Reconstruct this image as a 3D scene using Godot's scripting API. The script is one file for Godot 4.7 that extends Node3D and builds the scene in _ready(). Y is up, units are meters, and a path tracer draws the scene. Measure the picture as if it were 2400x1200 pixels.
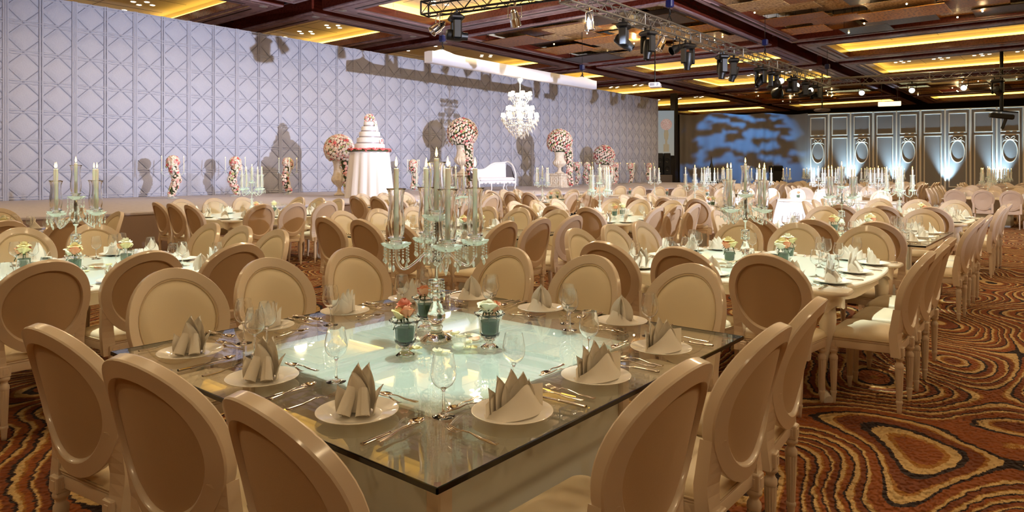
extends Node3D
# A hotel ballroom laid for a wedding banquet. x runs along the stage wall, away from the camera; z runs from the stage to the aisle.

const TOP := 0.76      # table top height
const STAGE := 0.76    # stage height
const CEIL := 6.74     # underside of the coffer frames
const WALLZ := -20.8   # plane of the quilted stage wall

var used := {}
var M := {}
var rng := RandomNumberGenerator.new()

# ------------------------------------------------------------------ names and tags
func numbered(n: String) -> String:
	var k: int = used.get(n, 0)
	used[n] = k + 1
	return n if k == 0 else "%s_%03d" % [n, k]

func tag(o: Node, label: String, category: String, group := "") -> Node:
	o.set_meta("label", label)
	o.set_meta("category", category)
	if group != "":
		o.set_meta("group", group)
	return o

func thing(called: String, label: String, category: String, at := Vector3.ZERO, turn := 0.0, group := "") -> Node3D:
	var o := Node3D.new()
	o.name = numbered(called)
	add_child(o, true)
	o.position = at
	o.rotation.y = turn
	tag(o, label, category, group)
	return o

func part(called: String, mesh: Mesh, mat: Material, parent: Node, xf := Transform3D()) -> MeshInstance3D:
	var o := MeshInstance3D.new()
	o.mesh = mesh
	o.material_override = mat
	o.name = numbered(called) if parent == self else called
	o.transform = xf
	parent.add_child(o, true)
	return o

func struct(called: String, mesh: Mesh, mat: Material, label: String, category: String, xf := Transform3D()) -> MeshInstance3D:
	var o := part(called, mesh, mat, self, xf)
	o.set_meta("kind", "structure")
	tag(o, label, category)
	return o

func solo(called: String, mesh: Mesh, mat: Material, label: String, category: String, xf := Transform3D(), group := "") -> MeshInstance3D:
	var o := part(called, mesh, mat, self, xf)
	tag(o, label, category, group)
	return o

func dup(o: Node3D, called: String, label: String, at: Vector3, turn := 0.0, group := "") -> Node3D:
	var c := o.duplicate()
	c.name = numbered(called)
	add_child(c, true)
	c.transform = Transform3D(Basis(Vector3.UP, turn), at)
	c.visible = true
	c.set_meta("label", label)
	if group != "":
		c.set_meta("group", group)
	return c

func proto(called: String, category: String) -> Node3D:
	var o := Node3D.new()
	o.name = called
	o.set_meta("category", category)
	return o

func scatter(called: String, mesh: Mesh, mat: Material, parent: Node, xfs: Array, cols: Array = []) -> MultiMeshInstance3D:
	var mm := MultiMesh.new()
	mm.transform_format = MultiMesh.TRANSFORM_3D
	mm.use_colors = cols.size() > 0
	mm.mesh = mesh
	mm.instance_count = xfs.size()
	for i in xfs.size():
		mm.set_instance_transform(i, xfs[i])
		if cols.size() > 0:
			mm.set_instance_color(i, cols[i])
	var o := MultiMeshInstance3D.new()
	o.multimesh = mm
	o.material_override = mat
	o.name = numbered(called) if parent == self else called
	o.set_meta("kind", "stuff")
	parent.add_child(o, true)
	return o

# ------------------------------------------------------------------ mesh building
class MB:
	var v := PackedVector3Array()
	var n := PackedVector3Array()
	var uv := PackedVector2Array()
	var ix := PackedInt32Array()

	# rows of points; neighbours share normals; a row that repeats the one before starts a hard edge
	func grid(rows: Array, wrap := false, solid := true, xf := Transform3D()) -> void:
		var runs := []
		var run := [rows[0]]
		for i in range(1, rows.size()):
			var same := true
			for j in rows[i].size():
				if not rows[i][j].is_equal_approx(rows[i - 1][j]):
					same = false
					break
			if same:
				if run.size() > 1:
					runs.append(run)
				run = [rows[i]]
			else:
				run.append(rows[i])
		if run.size() > 1:
			runs.append(run)
		var flip := false
		if solid:
			var c := Vector3.ZERO
			var k := 0
			for r in rows:
				for p in r:
					c += p
					k += 1
			c /= k
			var vol := 0.0
			for r in runs:
				var w: int = r[0].size()
				for i in r.size() - 1:
					for j in (w if wrap else w - 1):
						var a: Vector3 = r[i][j] - c
						var b: Vector3 = r[i][(j + 1) % w] - c
						var d: Vector3 = r[i + 1][j] - c
						var e: Vector3 = r[i + 1][(j + 1) % w] - c
						vol += a.dot(d.cross(b)) + b.dot(d.cross(e))
			flip = vol < 0.0
		for r in runs:
			patch(r, wrap, flip, xf)

	func patch(r: Array, wrap: bool, flip: bool, xf: Transform3D) -> void:
		var w: int = r[0].size()
		var h := r.size()
		var first := v.size()
		for i in h:
			for j in w:
				var ju := (j + 1) % w if wrap else mini(j + 1, w - 1)
				var jd := (j - 1 + w) % w if wrap else maxi(j - 1, 0)
				var iu := mini(i + 1, h - 1)
				var id := maxi(i - 1, 0)
				var du: Vector3 = r[iu][j] - r[id][j]
				var dv: Vector3 = r[i][ju] - r[i][jd]
				var nn := du.cross(dv)
				if nn.length_squared() < 1e-18:
					# a pole: take the slope half a step away
					var k := iu if i == 0 else id
					dv = r[k][ju] - r[k][jd]
					nn = du.cross(dv)
				nn = nn.normalized()
				if flip:
					nn = -nn
				v.append(xf * r[i][j])
				n.append((xf.basis * nn).normalized())
				uv.append(Vector2(float(j) / maxf(1, w - (0 if wrap else 1)), float(i) / maxf(1, h - 1)))
		for i in h - 1:
			for j in (w if wrap else w - 1):
				var a := first + i * w + j
				var b := first + i * w + (j + 1) % w
				var c := a + w
				var d := b + w
				if flip:
					ix.append_array([a, c, b, b, c, d])
				else:
					ix.append_array([a, b, c, b, d, c])

	func tri(a: Vector3, b: Vector3, c: Vector3) -> void:
		var nn := (c - a).cross(b - a).normalized()
		var f := v.size()
		v.append_array([a, b, c])
		n.append_array([nn, nn, nn])
		uv.append_array([Vector2(a.x, a.z), Vector2(b.x, b.z), Vector2(c.x, c.z)])
		ix.append_array([f, f + 1, f + 2])

	func quad(a: Vector3, b: Vector3, c: Vector3, d: Vector3) -> void:
		tri(a, b, c)
		tri(a, c, d)

	# a box with chamfered edges
	func box(at: Vector3, size: Vector3, ch := 0.0, basis := Basis()) -> void:
		var s := size / 2
		if ch <= 0.0:
			for k in 3:
				for sg: float in [-1.0, 1.0]:
					var nn := Vector3.ZERO
					nn[k] = sg
					var a := Vector3.ZERO
					a[(k + 1) % 3] = s[(k + 1) % 3]
					var b := Vector3.ZERO
					b[(k + 2) % 3] = s[(k + 2) % 3]
					var c := nn * s[k]
					var p := [c - a - b, c + a - b, c + a + b, c - a + b]
					for i in 4:
						p[i] = at + basis * p[i]
					if sg > 0:
						quad(p[0], p[3], p[2], p[1])
					else:
						quad(p[0], p[1], p[2], p[3])
			return
		var rows := []
		var ring := func(x: float, z: float, y: float) -> Array:
			return [Vector3(x - ch, y, -z), Vector3(x, y, -z + ch), Vector3(x, y, z - ch), Vector3(x - ch, y, z), Vector3(-x + ch, y, z), Vector3(-x, y, z - ch), Vector3(-x, y, -z + ch), Vector3(-x + ch, y, -z)]
		var all := [ring.call(s.x - ch, s.z - ch, -s.y), ring.call(s.x, s.z, -s.y + ch), ring.call(s.x, s.z, s.y - ch), ring.call(s.x - ch, s.z - ch, s.y)]
		for k in 4:
			for i in 8:
				all[k][i] = at + basis * all[k][i]
		for k in 3:
			for i in 8:
				var j := (i + 1) % 8
				quad(all[k][i], all[k][j], all[k + 1][j], all[k + 1][i])
		for i in range(1, 7):
			tri(all[3][0], all[3][i], all[3][i + 1])
			tri(all[0][0], all[0][i + 1], all[0][i])

	# profile of (radius, height) points going up
	func lathe(prof: Array, seg := 20, xf := Transform3D(), wob := 0.0, lobes := 0) -> void:
		var rows := []
		for p in prof:
			var row := []
			for j in seg:
				var t := TAU * j / seg
				var rr: float = p.x * (1.0 + wob * cos(lobes * t))
				row.append(Vector3(rr * cos(t), p.y, rr * sin(t)))
			rows.append(row)
		grid(rows, true, true, xf)

	func tube(path: Array, rad, seg := 8, closed := false, flat := 1.0) -> void:
		var rows := []
		var m := path.size()
		var last := Vector3.ZERO
		for i in m:
			var t: Vector3
			if closed:
				t = (path[(i + 1) % m] - path[(i - 1 + m) % m]).normalized()
			else:
				t = (path[mini(i + 1, m - 1)] - path[maxi(i - 1, 0)]).normalized()
			if last == Vector3.ZERO:
				last = Vector3.UP if absf(t.y) < 0.9 else Vector3.RIGHT
			var nn := (last - t * last.dot(t)).normalized()
			last = nn
			var b := nn.cross(t)
			var r: float = rad[i] if rad is Array else rad
			var row := []
			for j in seg:
				var a := TAU * j / seg
				row.append(path[i] + nn * cos(a) * r * flat + b * sin(a) * r)
			rows.append(row)
		if closed:
			rows.append(rows[0])
		else:
			var e0 := []
			var e1 := []
			for j in seg:
				e0.append(path[0])
				e1.append(path[m - 1])
			rows.push_front(rows[0])
			rows.push_front(e0)
			rows.append(rows[rows.size() - 1])
			rows.append(e1)
		grid(rows, true, true)

	func ball(at: Vector3, r: Vector3, seg := 12, rings := 8) -> void:
		var rows := []
		for i in rings + 1:
			var p := -PI / 2 + PI * i / rings
			var row := []
			for j in seg:
				var t := TAU * j / seg
				row.append(at + Vector3(r.x * cos(p) * cos(t), r.y * sin(p), r.z * cos(p) * sin(t)))
			rows.append(row)
		grid(rows, true, true)

	# flat outline in xz, lifted between y0 and y1, edges eased by e
	func slab(outline: PackedVector2Array, y0: float, y1: float, e := 0.0, smooth := true) -> void:
		var pts := outline
		if Geometry2D.is_polygon_clockwise(pts):
			pts.reverse()
		var m := pts.size()
		var inner := pts
		if e > 0.0:
			var c := Vector2.ZERO
			for p in pts:
				c += p
			c /= m
			inner = PackedVector2Array()
			for i in m:
				var d := (pts[(i + 1) % m] - pts[(i - 1 + m) % m]).normalized()
				inner.append(pts[i] + Vector2(-d.y, d.x) * e)
		var levels := [[inner, y0], [pts, y0 + e], [pts, y1 - e], [inner, y1]] if e > 0.0 else [[pts, y0], [pts, y1]]
		if smooth:
			var rows := []
			for l in levels:
				var row := []
				for p in l[0]:
					row.append(Vector3(p.x, l[1], p.y))
				rows.append(row)
			grid(rows, true, true)
		else:
			for k in levels.size() - 1:
				for i in m:
					var j := (i + 1) % m
					var a: Vector2 = levels[k][0][i]
					var b: Vector2 = levels[k][0][j]
					var c2: Vector2 = levels[k + 1][0][j]
					var d2: Vector2 = levels[k + 1][0][i]
					quad(Vector3(a.x, levels[k][1], a.y), Vector3(d2.x, levels[k + 1][1], d2.y), Vector3(c2.x, levels[k + 1][1], c2.y), Vector3(b.x, levels[k][1], b.y))
		var ids := Geometry2D.triangulate_polygon(inner)
		for k in range(0, ids.size(), 3):
			var a := inner[ids[k]]
			var b := inner[ids[k + 1]]
			var c := inner[ids[k + 2]]
			if (b - a).cross(c - a) < 0:
				var s := b
				b = c
				c = s
			tri(Vector3(a.x, y1, a.y), Vector3(b.x, y1, b.y), Vector3(c.x, y1, c.y))
			tri(Vector3(a.x, y0, a.y), Vector3(c.x, y0, c.y), Vector3(b.x, y0, b.y))

	func add(o: MB, xf := Transform3D()) -> void:
		var f := v.size()
		for i in o.v.size():
			v.append(xf * o.v[i])
			n.append((xf.basis * o.n[i]).normalized())
		uv.append_array(o.uv)
		for i in o.ix:
			ix.append(f + i)

	func mesh() -> ArrayMesh:
		var a := []
		a.resize(Mesh.ARRAY_MAX)
		a[Mesh.ARRAY_VERTEX] = v
		a[Mesh.ARRAY_NORMAL] = n
		a[Mesh.ARRAY_TEX_UV] = uv
		a[Mesh.ARRAY_INDEX] = ix
		var m := ArrayMesh.new()
		m.add_surface_from_arrays(Mesh.PRIMITIVE_TRIANGLES, a)
		return m

func box_mesh(size: Vector3, ch := 0.0, at := Vector3.ZERO) -> ArrayMesh:
	var m := MB.new()
	m.box(at, size, ch)
	return m.mesh()

func lathe_mesh(prof: Array, seg := 20, wob := 0.0, lobes := 0) -> ArrayMesh:
	var m := MB.new()
	m.lathe(prof, seg, Transform3D(), wob, lobes)
	return m.mesh()

func at(p: Vector3, turn := 0.0, s := 1.0) -> Transform3D:
	return Transform3D(Basis(Vector3.UP, turn).scaled(Vector3.ONE * s), p)

func spline(pts: Array, steps: int) -> Array:
	var out := []
	var m := pts.size()
	for i in m - 1:
		for k in steps:
			out.append(pts[i].cubic_interpolate(pts[i + 1], pts[maxi(i - 1, 0)], pts[mini(i + 2, m - 1)], float(k) / steps))
	out.append(pts[m - 1])
	return out

# ------------------------------------------------------------------ materials
func mat(c: Color, rough := 0.5, metal := 0.0) -> StandardMaterial3D:
	var m := StandardMaterial3D.new()
	m.albedo_color = c
	m.roughness = rough
	m.metallic = metal
	return m

func noise_tex(size: int, freq: float, ramp: Gradient = null, octaves := 4, sd := 1, type := FastNoiseLite.TYPE_SIMPLEX_SMOOTH, normal := false, warp := 0.0) -> NoiseTexture2D:
	var f := FastNoiseLite.new()
	f.noise_type = type
	f.seed = sd
	f.frequency = freq
	f.fractal_octaves = octaves
	if octaves <= 1:
		f.fractal_type = FastNoiseLite.FRACTAL_NONE
	if warp > 0.0:
		f.domain_warp_enabled = true
		f.domain_warp_amplitude = warp
		f.domain_warp_frequency = freq * 2.0
		f.domain_warp_fractal_type = FastNoiseLite.DOMAIN_WARP_FRACTAL_PROGRESSIVE
	var t := NoiseTexture2D.new()
	t.width = size
	t.height = size
	t.seamless = true
	t.noise = f
	t.as_normal_map = normal
	if ramp:
		t.color_ramp = ramp
	return t

func ramp(stops: Array) -> Gradient:
	var g := Gradient.new()
	var o := PackedFloat32Array()
	var c := PackedColorArray()
	for s in stops:
		o.append(s[0])
		c.append(s[1])
	g.offsets = o
	g.colors = c
	return g

func glow(c: Color, e: float) -> StandardMaterial3D:
	var m := mat(c, 0.6)
	m.emission_enabled = true
	m.emission = c
	m.emission_energy_multiplier = e
	return m

func pane(c: Color, a: float, rough := 0.02) -> StandardMaterial3D:
	var m := mat(Color(c, a), rough)
	m.transparency = BaseMaterial3D.TRANSPARENCY_ALPHA
	return m

func crystal(c: Color, a := 0.0) -> StandardMaterial3D:
	var m := mat(Color(c, a), 0.02)
	m.transparency = BaseMaterial3D.TRANSPARENCY_ALPHA
	m.refraction_enabled = true
	m.refraction_scale = 0.05
	return m

func triplanar(m: StandardMaterial3D, s: float, world := false) -> StandardMaterial3D:
	m.uv1_triplanar = true
	m.uv1_world_triplanar = world
	m.uv1_scale = Vector3.ONE * s
	return m

func make_materials() -> void:
	var lac := mat(Color(0.87, 0.79, 0.69), 0.33)
	lac.clearcoat_enabled = true
	lac.clearcoat = 0.35
	lac.clearcoat_roughness = 0.12
	M.lacquer = lac
	var lea := mat(Color(0.90, 0.83, 0.70), 0.48)
	lea.normal_enabled = true
	lea.normal_texture = noise_tex(256, 0.12, null, 3, 5, FastNoiseLite.TYPE_CELLULAR, true)
	lea.normal_scale = 0.05
	M.leather = triplanar(lea, 6.0)
	var fab := mat(Color(0.78, 0.665, 0.525), 0.85)
	fab.rim_enabled = true
	fab.rim = 0.25
	fab.normal_enabled = true
	fab.normal_texture = noise_tex(256, 0.4, null, 2, 6, FastNoiseLite.TYPE_SIMPLEX, true)
	fab.normal_scale = 0.2
	M.fabric = triplanar(fab, 9.0)
	M.piping = mat(Color(0.80, 0.71, 0.57), 0.6)
	M.white = mat(Color(0.92, 0.88, 0.81), 0.22)
	M.china = mat(Color(0.93, 0.91, 0.87), 0.05)
	M.china.clearcoat_enabled = true
	M.linen = mat(Color(0.93, 0.90, 0.85), 0.85)
	M.linen.backlight_enabled = true
	M.linen.backlight = Color(0.5, 0.48, 0.44)
	M.black_linen = mat(Color(0.03, 0.03, 0.035), 0.7)
	M.steel = mat(Color(0.86, 0.82, 0.76), 0.09, 1.0)
	M.chrome = mat(Color(0.85, 0.84, 0.82), 0.12, 1.0)
	M.thin = pane(Color(0.95, 1.0, 0.98), 0.02)
	M.hurricane = pane(Color(0.95, 0.98, 0.97), 0.22)
	M.vase_glass = pane(Color(0.95, 1.0, 0.98), 0.03)
	M.bead = mat(Color(0.94, 0.97, 0.955), 0.04, 0.3)
	M.clear = crystal(Color(1, 1, 1))
	M.crystal = pane(Color(0.93, 0.98, 0.96), 0.36, 0.03)
	M.frost = pane(Color(0.93, 0.98, 0.95), 0.55, 0.12)
	M.tabletop = pane(Color(0.82, 0.92, 0.88), 0.05, 0.0)
	M.edge = mat(Color(0.01, 0.02, 0.018), 0.1)
	M.mint = mat(Color(0.87, 0.945, 0.915), 0.05)
	M.mint.clearcoat_enabled = true
	M.frosted_panel = mat(Color(0.82, 0.82, 0.77), 0.4)
	M.wax = mat(Color(0.95, 0.945, 0.87), 0.5)
	M.wax.subsurf_scatter_enabled = true
	M.wax.subsurf_scatter_strength = 0.3
	M.wick = mat(Color(0.05, 0.04, 0.03), 0.9)
	M.flame = glow(Color(1.0, 0.80, 0.42), 9.0)
	M.leaf = mat(Color(0.11, 0.31, 0.03), 0.75)
	M.leaf.albedo_texture = noise_tex(128, 0.03, ramp([[0.0, Color(0.55, 0.7, 0.5)], [1.0, Color(1, 1, 1)]]), 2, 9)
	M.stem = mat(Color(0.16, 0.27, 0.08), 0.6)
	M.rose_cream = mat(Color(0.93, 0.88, 0.66), 0.6)
	M.rose_peach = mat(Color(0.92, 0.66, 0.50), 0.6)
	M.rose_pink = mat(Color(0.89, 0.57, 0.47), 0.6)
	M.rose_white = mat(Color(0.95, 0.94, 0.84), 0.6)
	M.rose_blush = mat(Color(0.95, 0.80, 0.68), 0.6)
	for k in ["rose_cream", "rose_peach", "rose_pink", "rose_white", "rose_blush"]:
		M[k].backlight_enabled = true
		M[k].backlight = M[k].albedo_color * 0.35
	M.blossom = mat(Color.WHITE, 0.7)
	M.blossom.vertex_color_use_as_albedo = true
	M.dark_leaf = mat(Color(0.26, 0.29, 0.17), 0.8)
	M.black = mat(Color(0.015, 0.015, 0.017), 0.45)
	M.black_metal = mat(Color(0.03, 0.03, 0.033), 0.35, 0.4)
	M.alu = mat(Color(0.55, 0.54, 0.52), 0.35, 0.9)
	M.dark_alu = mat(Color(0.10, 0.095, 0.09), 0.45, 0.6)
	# the quilted backdrop and the stage cloth
	var q := mat(Color(0.71, 0.715, 0.77), 0.62)
	q.rim_enabled = true
	q.rim = 0.3
	q.normal_enabled = true
	q.normal_texture = noise_tex(256, 0.05, null, 4, 21, FastNoiseLite.TYPE_SIMPLEX, true)
	q.normal_scale = 0.25
	M.quilt = triplanar(q, 1.3, true)
	M.cord = mat(Color(0.58, 0.59, 0.66), 0.5)
	M.stud = mat(Color(0.95, 0.95, 1.0), 0.05, 1.0)
	var sc := mat(Color(0.77, 0.74, 0.75), 0.7)
	sc.normal_enabled = true
	sc.normal_texture = noise_tex(256, 0.02, null, 4, 31, FastNoiseLite.TYPE_SIMPLEX, true)
	sc.normal_scale = 0.15
	M.stage_cloth = triplanar(sc, 0.6, true)
	M.stage_front = mat(Color(0.62, 0.53, 0.47), 0.75)
	M.white_cloth = mat(Color(0.90, 0.87, 0.84), 0.8)
	M.sofa = mat(Color(0.93, 0.92, 0.92), 0.5)
	M.silver_velvet = mat(Color(0.42, 0.40, 0.43), 0.4)
	M.stone = triplanar(mat(Color(0.94, 0.89, 0.81), 0.6), 1.2)
	M.stone.albedo_texture = noise_tex(128, 0.04, ramp([[0.0, Color(0.88, 0.84, 0.78)], [0.6, Color(1, 1, 1)]]), 3, 41)
	M.icing = mat(Color(0.93, 0.91, 0.89), 0.4)
	M.ribbon = mat(Color(0.62, 0.58, 0.58), 0.35)
	M.petal_pink = mat(Color(0.86, 0.42, 0.40), 0.7)
	# ceiling
	var wood_ramp := ramp([[0.0, Color(0.70, 0.62, 0.60)], [0.5, Color(1, 1, 1)], [1.0, Color(0.78, 0.72, 0.70)]])
	var soffit := mat(Color(0.62, 0.51, 0.52), 0.28)
	soffit.albedo_texture = noise_tex(256, 0.02, wood_ramp, 4, 51)
	soffit.uv1_scale = Vector3(0.12, 0.9, 0.6)
	soffit.uv1_triplanar = true
	soffit.uv1_world_triplanar = true
	M.soffit = soffit
	var maho := mat(Color(0.40, 0.17, 0.12), 0.25)
	maho.albedo_texture = noise_tex(256, 0.02, wood_ramp, 4, 52)
	maho.uv1_scale = Vector3(0.1, 1.2, 1.2)
	maho.uv1_triplanar = true
	maho.uv1_world_triplanar = true
	M.mahogany = maho
	M.void = mat(Color(0.035, 0.022, 0.02), 0.6)
	M.recess = mat(Color(0.92, 0.87, 0.77), 0.55)
	M.slot = mat(Color(0.13, 0.06, 0.05), 0.5)
	M.speaker_disc = mat(Color(0.62, 0.58, 0.54), 0.6)
	M.cove = glow(Color(1.0, 0.86, 0.42), 3.4)
	M.downlight = glow(Color(1.0, 0.93, 0.80), 6.0)
	M.sparkle = glow(Color(1.0, 0.90, 0.65), 14.0)
	var gold := [
		[Color(0.86, 0.62, 0.26), [[0.0, Color(0.45, 0.36, 0.22)], [0.5, Color(0.95, 0.9, 0.8)], [1.0, Color(1, 1, 1)]]],
		[Color(0.36, 0.26, 0.17), [[0.0, Color(0.3, 0.25, 0.2)], [0.6, Color(0.8, 0.7, 0.5)], [1.0, Color(1, 0.9, 0.6)]]],
		[Color(0.90, 0.80, 0.62), [[0.0, Color(0.5, 0.36, 0.2)], [0.5, Color(0.85, 0.78, 0.66)], [1.0, Color(1, 1, 1)]]],
		[Color(0.66, 0.45, 0.22), [[0.0, Color(0.4, 0.3, 0.2)], [0.55, Color(1, 0.95, 0.8)], [1.0, Color(0.8, 0.7, 0.5)]]]]
	for i in 4:
		var g := mat(gold[i][0], 0.36, 0.15)
		g.albedo_texture = noise_tex(256, 0.035, ramp(gold[i][1]), 5, 60 + i)
		M["gold%d" % i] = triplanar(g, 0.7, true)
		M["gold%d" % i].uv1_scale = Vector3(0.5, 0.7, 1.1)
	# carpet: contour bands of a slow noise, as the woven pattern has them
	var brown := Color(0.47, 0.225, 0.05)
	var rust := Color(0.56, 0.29, 0.075)
	var deep := Color(0.13, 0.05, 0.02)
	var sand := Color(0.80, 0.66, 0.43)
	var ochre := Color(0.64, 0.42, 0.14)
	var stops := []
	var bands := [0.07, 0.15, 0.225, 0.30, 0.37, 0.44, 0.51, 0.58, 0.65, 0.72, 0.80, 0.88, 0.95]
	stops.append([0.0, brown])
	for i in bands.size():
		var b: float = bands[i]
		var wd := 0.0125 + 0.005 * (i % 3)
		var base := rust if i % 2 == 0 else brown
		stops.append([b - wd, base])
		stops.append([b - wd + 0.001, deep])
		stops.append([b - wd * 0.35, deep])
		stops.append([b - wd * 0.35 + 0.001, sand])
		stops.append([b + wd * 0.75, sand])
		stops.append([b + wd * 0.75 + 0.001, ochre])
		stops.append([b + wd * 1.2, ochre])
		stops.append([b + wd * 1.2 + 0.001, brown if i % 2 == 0 else rust])
	stops.append([1.0, brown])
	var carpet := mat(Color.WHITE, 0.95)
	var ct := noise_tex(2048, 0.0021, ramp(stops), 1, 77, FastNoiseLite.TYPE_SIMPLEX_SMOOTH, false, 26.0)
	ct.noise.domain_warp_frequency = 0.006
	ct.noise.domain_warp_fractal_octaves = 3
	carpet.albedo_texture = ct
	carpet.uv1_triplanar = true
	carpet.uv1_world_triplanar = true
	carpet.uv1_scale = Vector3(0.115, 0.115, 0.17)
	carpet.normal_enabled = true
	carpet.normal_texture = noise_tex(512, 0.35, null, 2, 78, FastNoiseLite.TYPE_SIMPLEX, true)
	carpet.normal_scale = 0.5
	M.carpet = carpet
	M.wall = mat(Color(0.42, 0.30, 0.20), 0.6)
	M.dark_wall = mat(Color(0.10, 0.07, 0.06), 0.7)
	# the far end
	M.curtain = mat(Color(0.44, 0.42, 0.41), 0.85)
	M.flat_grey = mat(Color(0.50, 0.485, 0.48), 0.6)
	M.moulding = mat(Color(0.86, 0.82, 0.76), 0.5)
	M.screen_frame = mat(Color(0.80, 0.82, 0.84), 0.5)
	M.grille = mat(Color(0.02, 0.02, 0.022), 0.7)
	M.grey_cloth = mat(Color(0.42, 0.39, 0.38), 0.85)
	M.blue = mat(Color(0.04, 0.09, 0.30), 0.4)
	M.red_label = mat(Color(0.45, 0.03, 0.05), 0.5)
	M.red_brown = mat(Color(0.35, 0.12, 0.05), 0.5)
# ------------------------------------------------------------------ the oval-back chair; it faces -z
func egg(a: float, k: float) -> Vector2:
	# outline of the back: a little broader above the middle
	var x := cos(a)
	var y := sin(a)
	return Vector2(x * (0.260 + 0.012 * y) * k, y * 0.281 * k)

func back_point(p: Vector2, d: float) -> Vector3:
	# p in the plane of the back, d towards the sitter; the back leans and is slightly dished
	var lean := 0.241
	var dish := 1.07 * p.x * p.x + 0.03 * (p.y + 0.27) * (p.y + 0.27)
	var y := 0.746 + p.y * cos(lean) + d * sin(lean)
	var z := 0.263 + p.y * sin(lean) - d * cos(lean) - dish + 0.12 * maxf(0, p.y) * maxf(0, p.y)
	return Vector3(p.x, y, z)

func back_ring(seg: int) -> ArrayMesh:
	var m := MB.new()
	var rows := []
	# section: outer edge, rear face, inner edge, front face, with eased corners
	var sec := [[1.0, -0.017], [0.990, -0.023], [0.990, -0.023], [0.80, -0.023], [0.80, -0.023], [0.782, -0.018], [0.770, -0.006], [0.770, -0.006], [0.765, 0.006], [0.765, 0.006], [0.775, 0.017], [0.80, 0.022], [0.80, 0.022], [0.975, 0.022], [0.988, 0.021], [0.988, 0.021], [1.0, 0.015], [1.0, 0.015]]
	for s in sec:
		var row := []
		for j in seg:
			row.append(back_point(egg(TAU * j / seg, s[0]), s[1]))
		rows.append(row)
	rows.append(rows[0])
	m.grid(rows, true)
	return m.mesh()

func back_disc(front: bool, seg: int, rings: int) -> ArrayMesh:
	var m := MB.new()
	var rows := []
	for i in rings + 1:
		var k := float(i) / rings
		var row := []
		for j in seg:
			var d: float
			if front:
				d = 0.012 + 0.020 * sqrt(maxf(0, 1.0 - pow(k, 5)))
			else:
				d = -0.004 - 0.004 * (1.0 - k * k)
			row.append(back_point(egg(TAU * j / seg, 0.775 * k), d))
		rows.append(row)
	m.grid(rows, true, false)
	return m.mesh()

func seat_outline(k: float, n := 9) -> PackedVector2Array:
	# rounded trapezoid, front at -z
	var out := PackedVector2Array()
	var c := [Vector2(0.205, 0.182), Vector2(-0.205, 0.182), Vector2(-0.245, -0.235), Vector2(0.245, -0.235)]
	var ang := [0.0, PI / 2, PI, PI * 1.5]
	var r := 0.05
	for q in 4:
		var p: Vector2 = c[q] - Vector2(signf(c[q].x), signf(c[q].y)) * r
		for i in n:
			var a: float = ang[q] + (PI / 2) * i / (n - 1)
			out.append((p + Vector2(cos(a), sin(a)) * r) * k)
	return out

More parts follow.
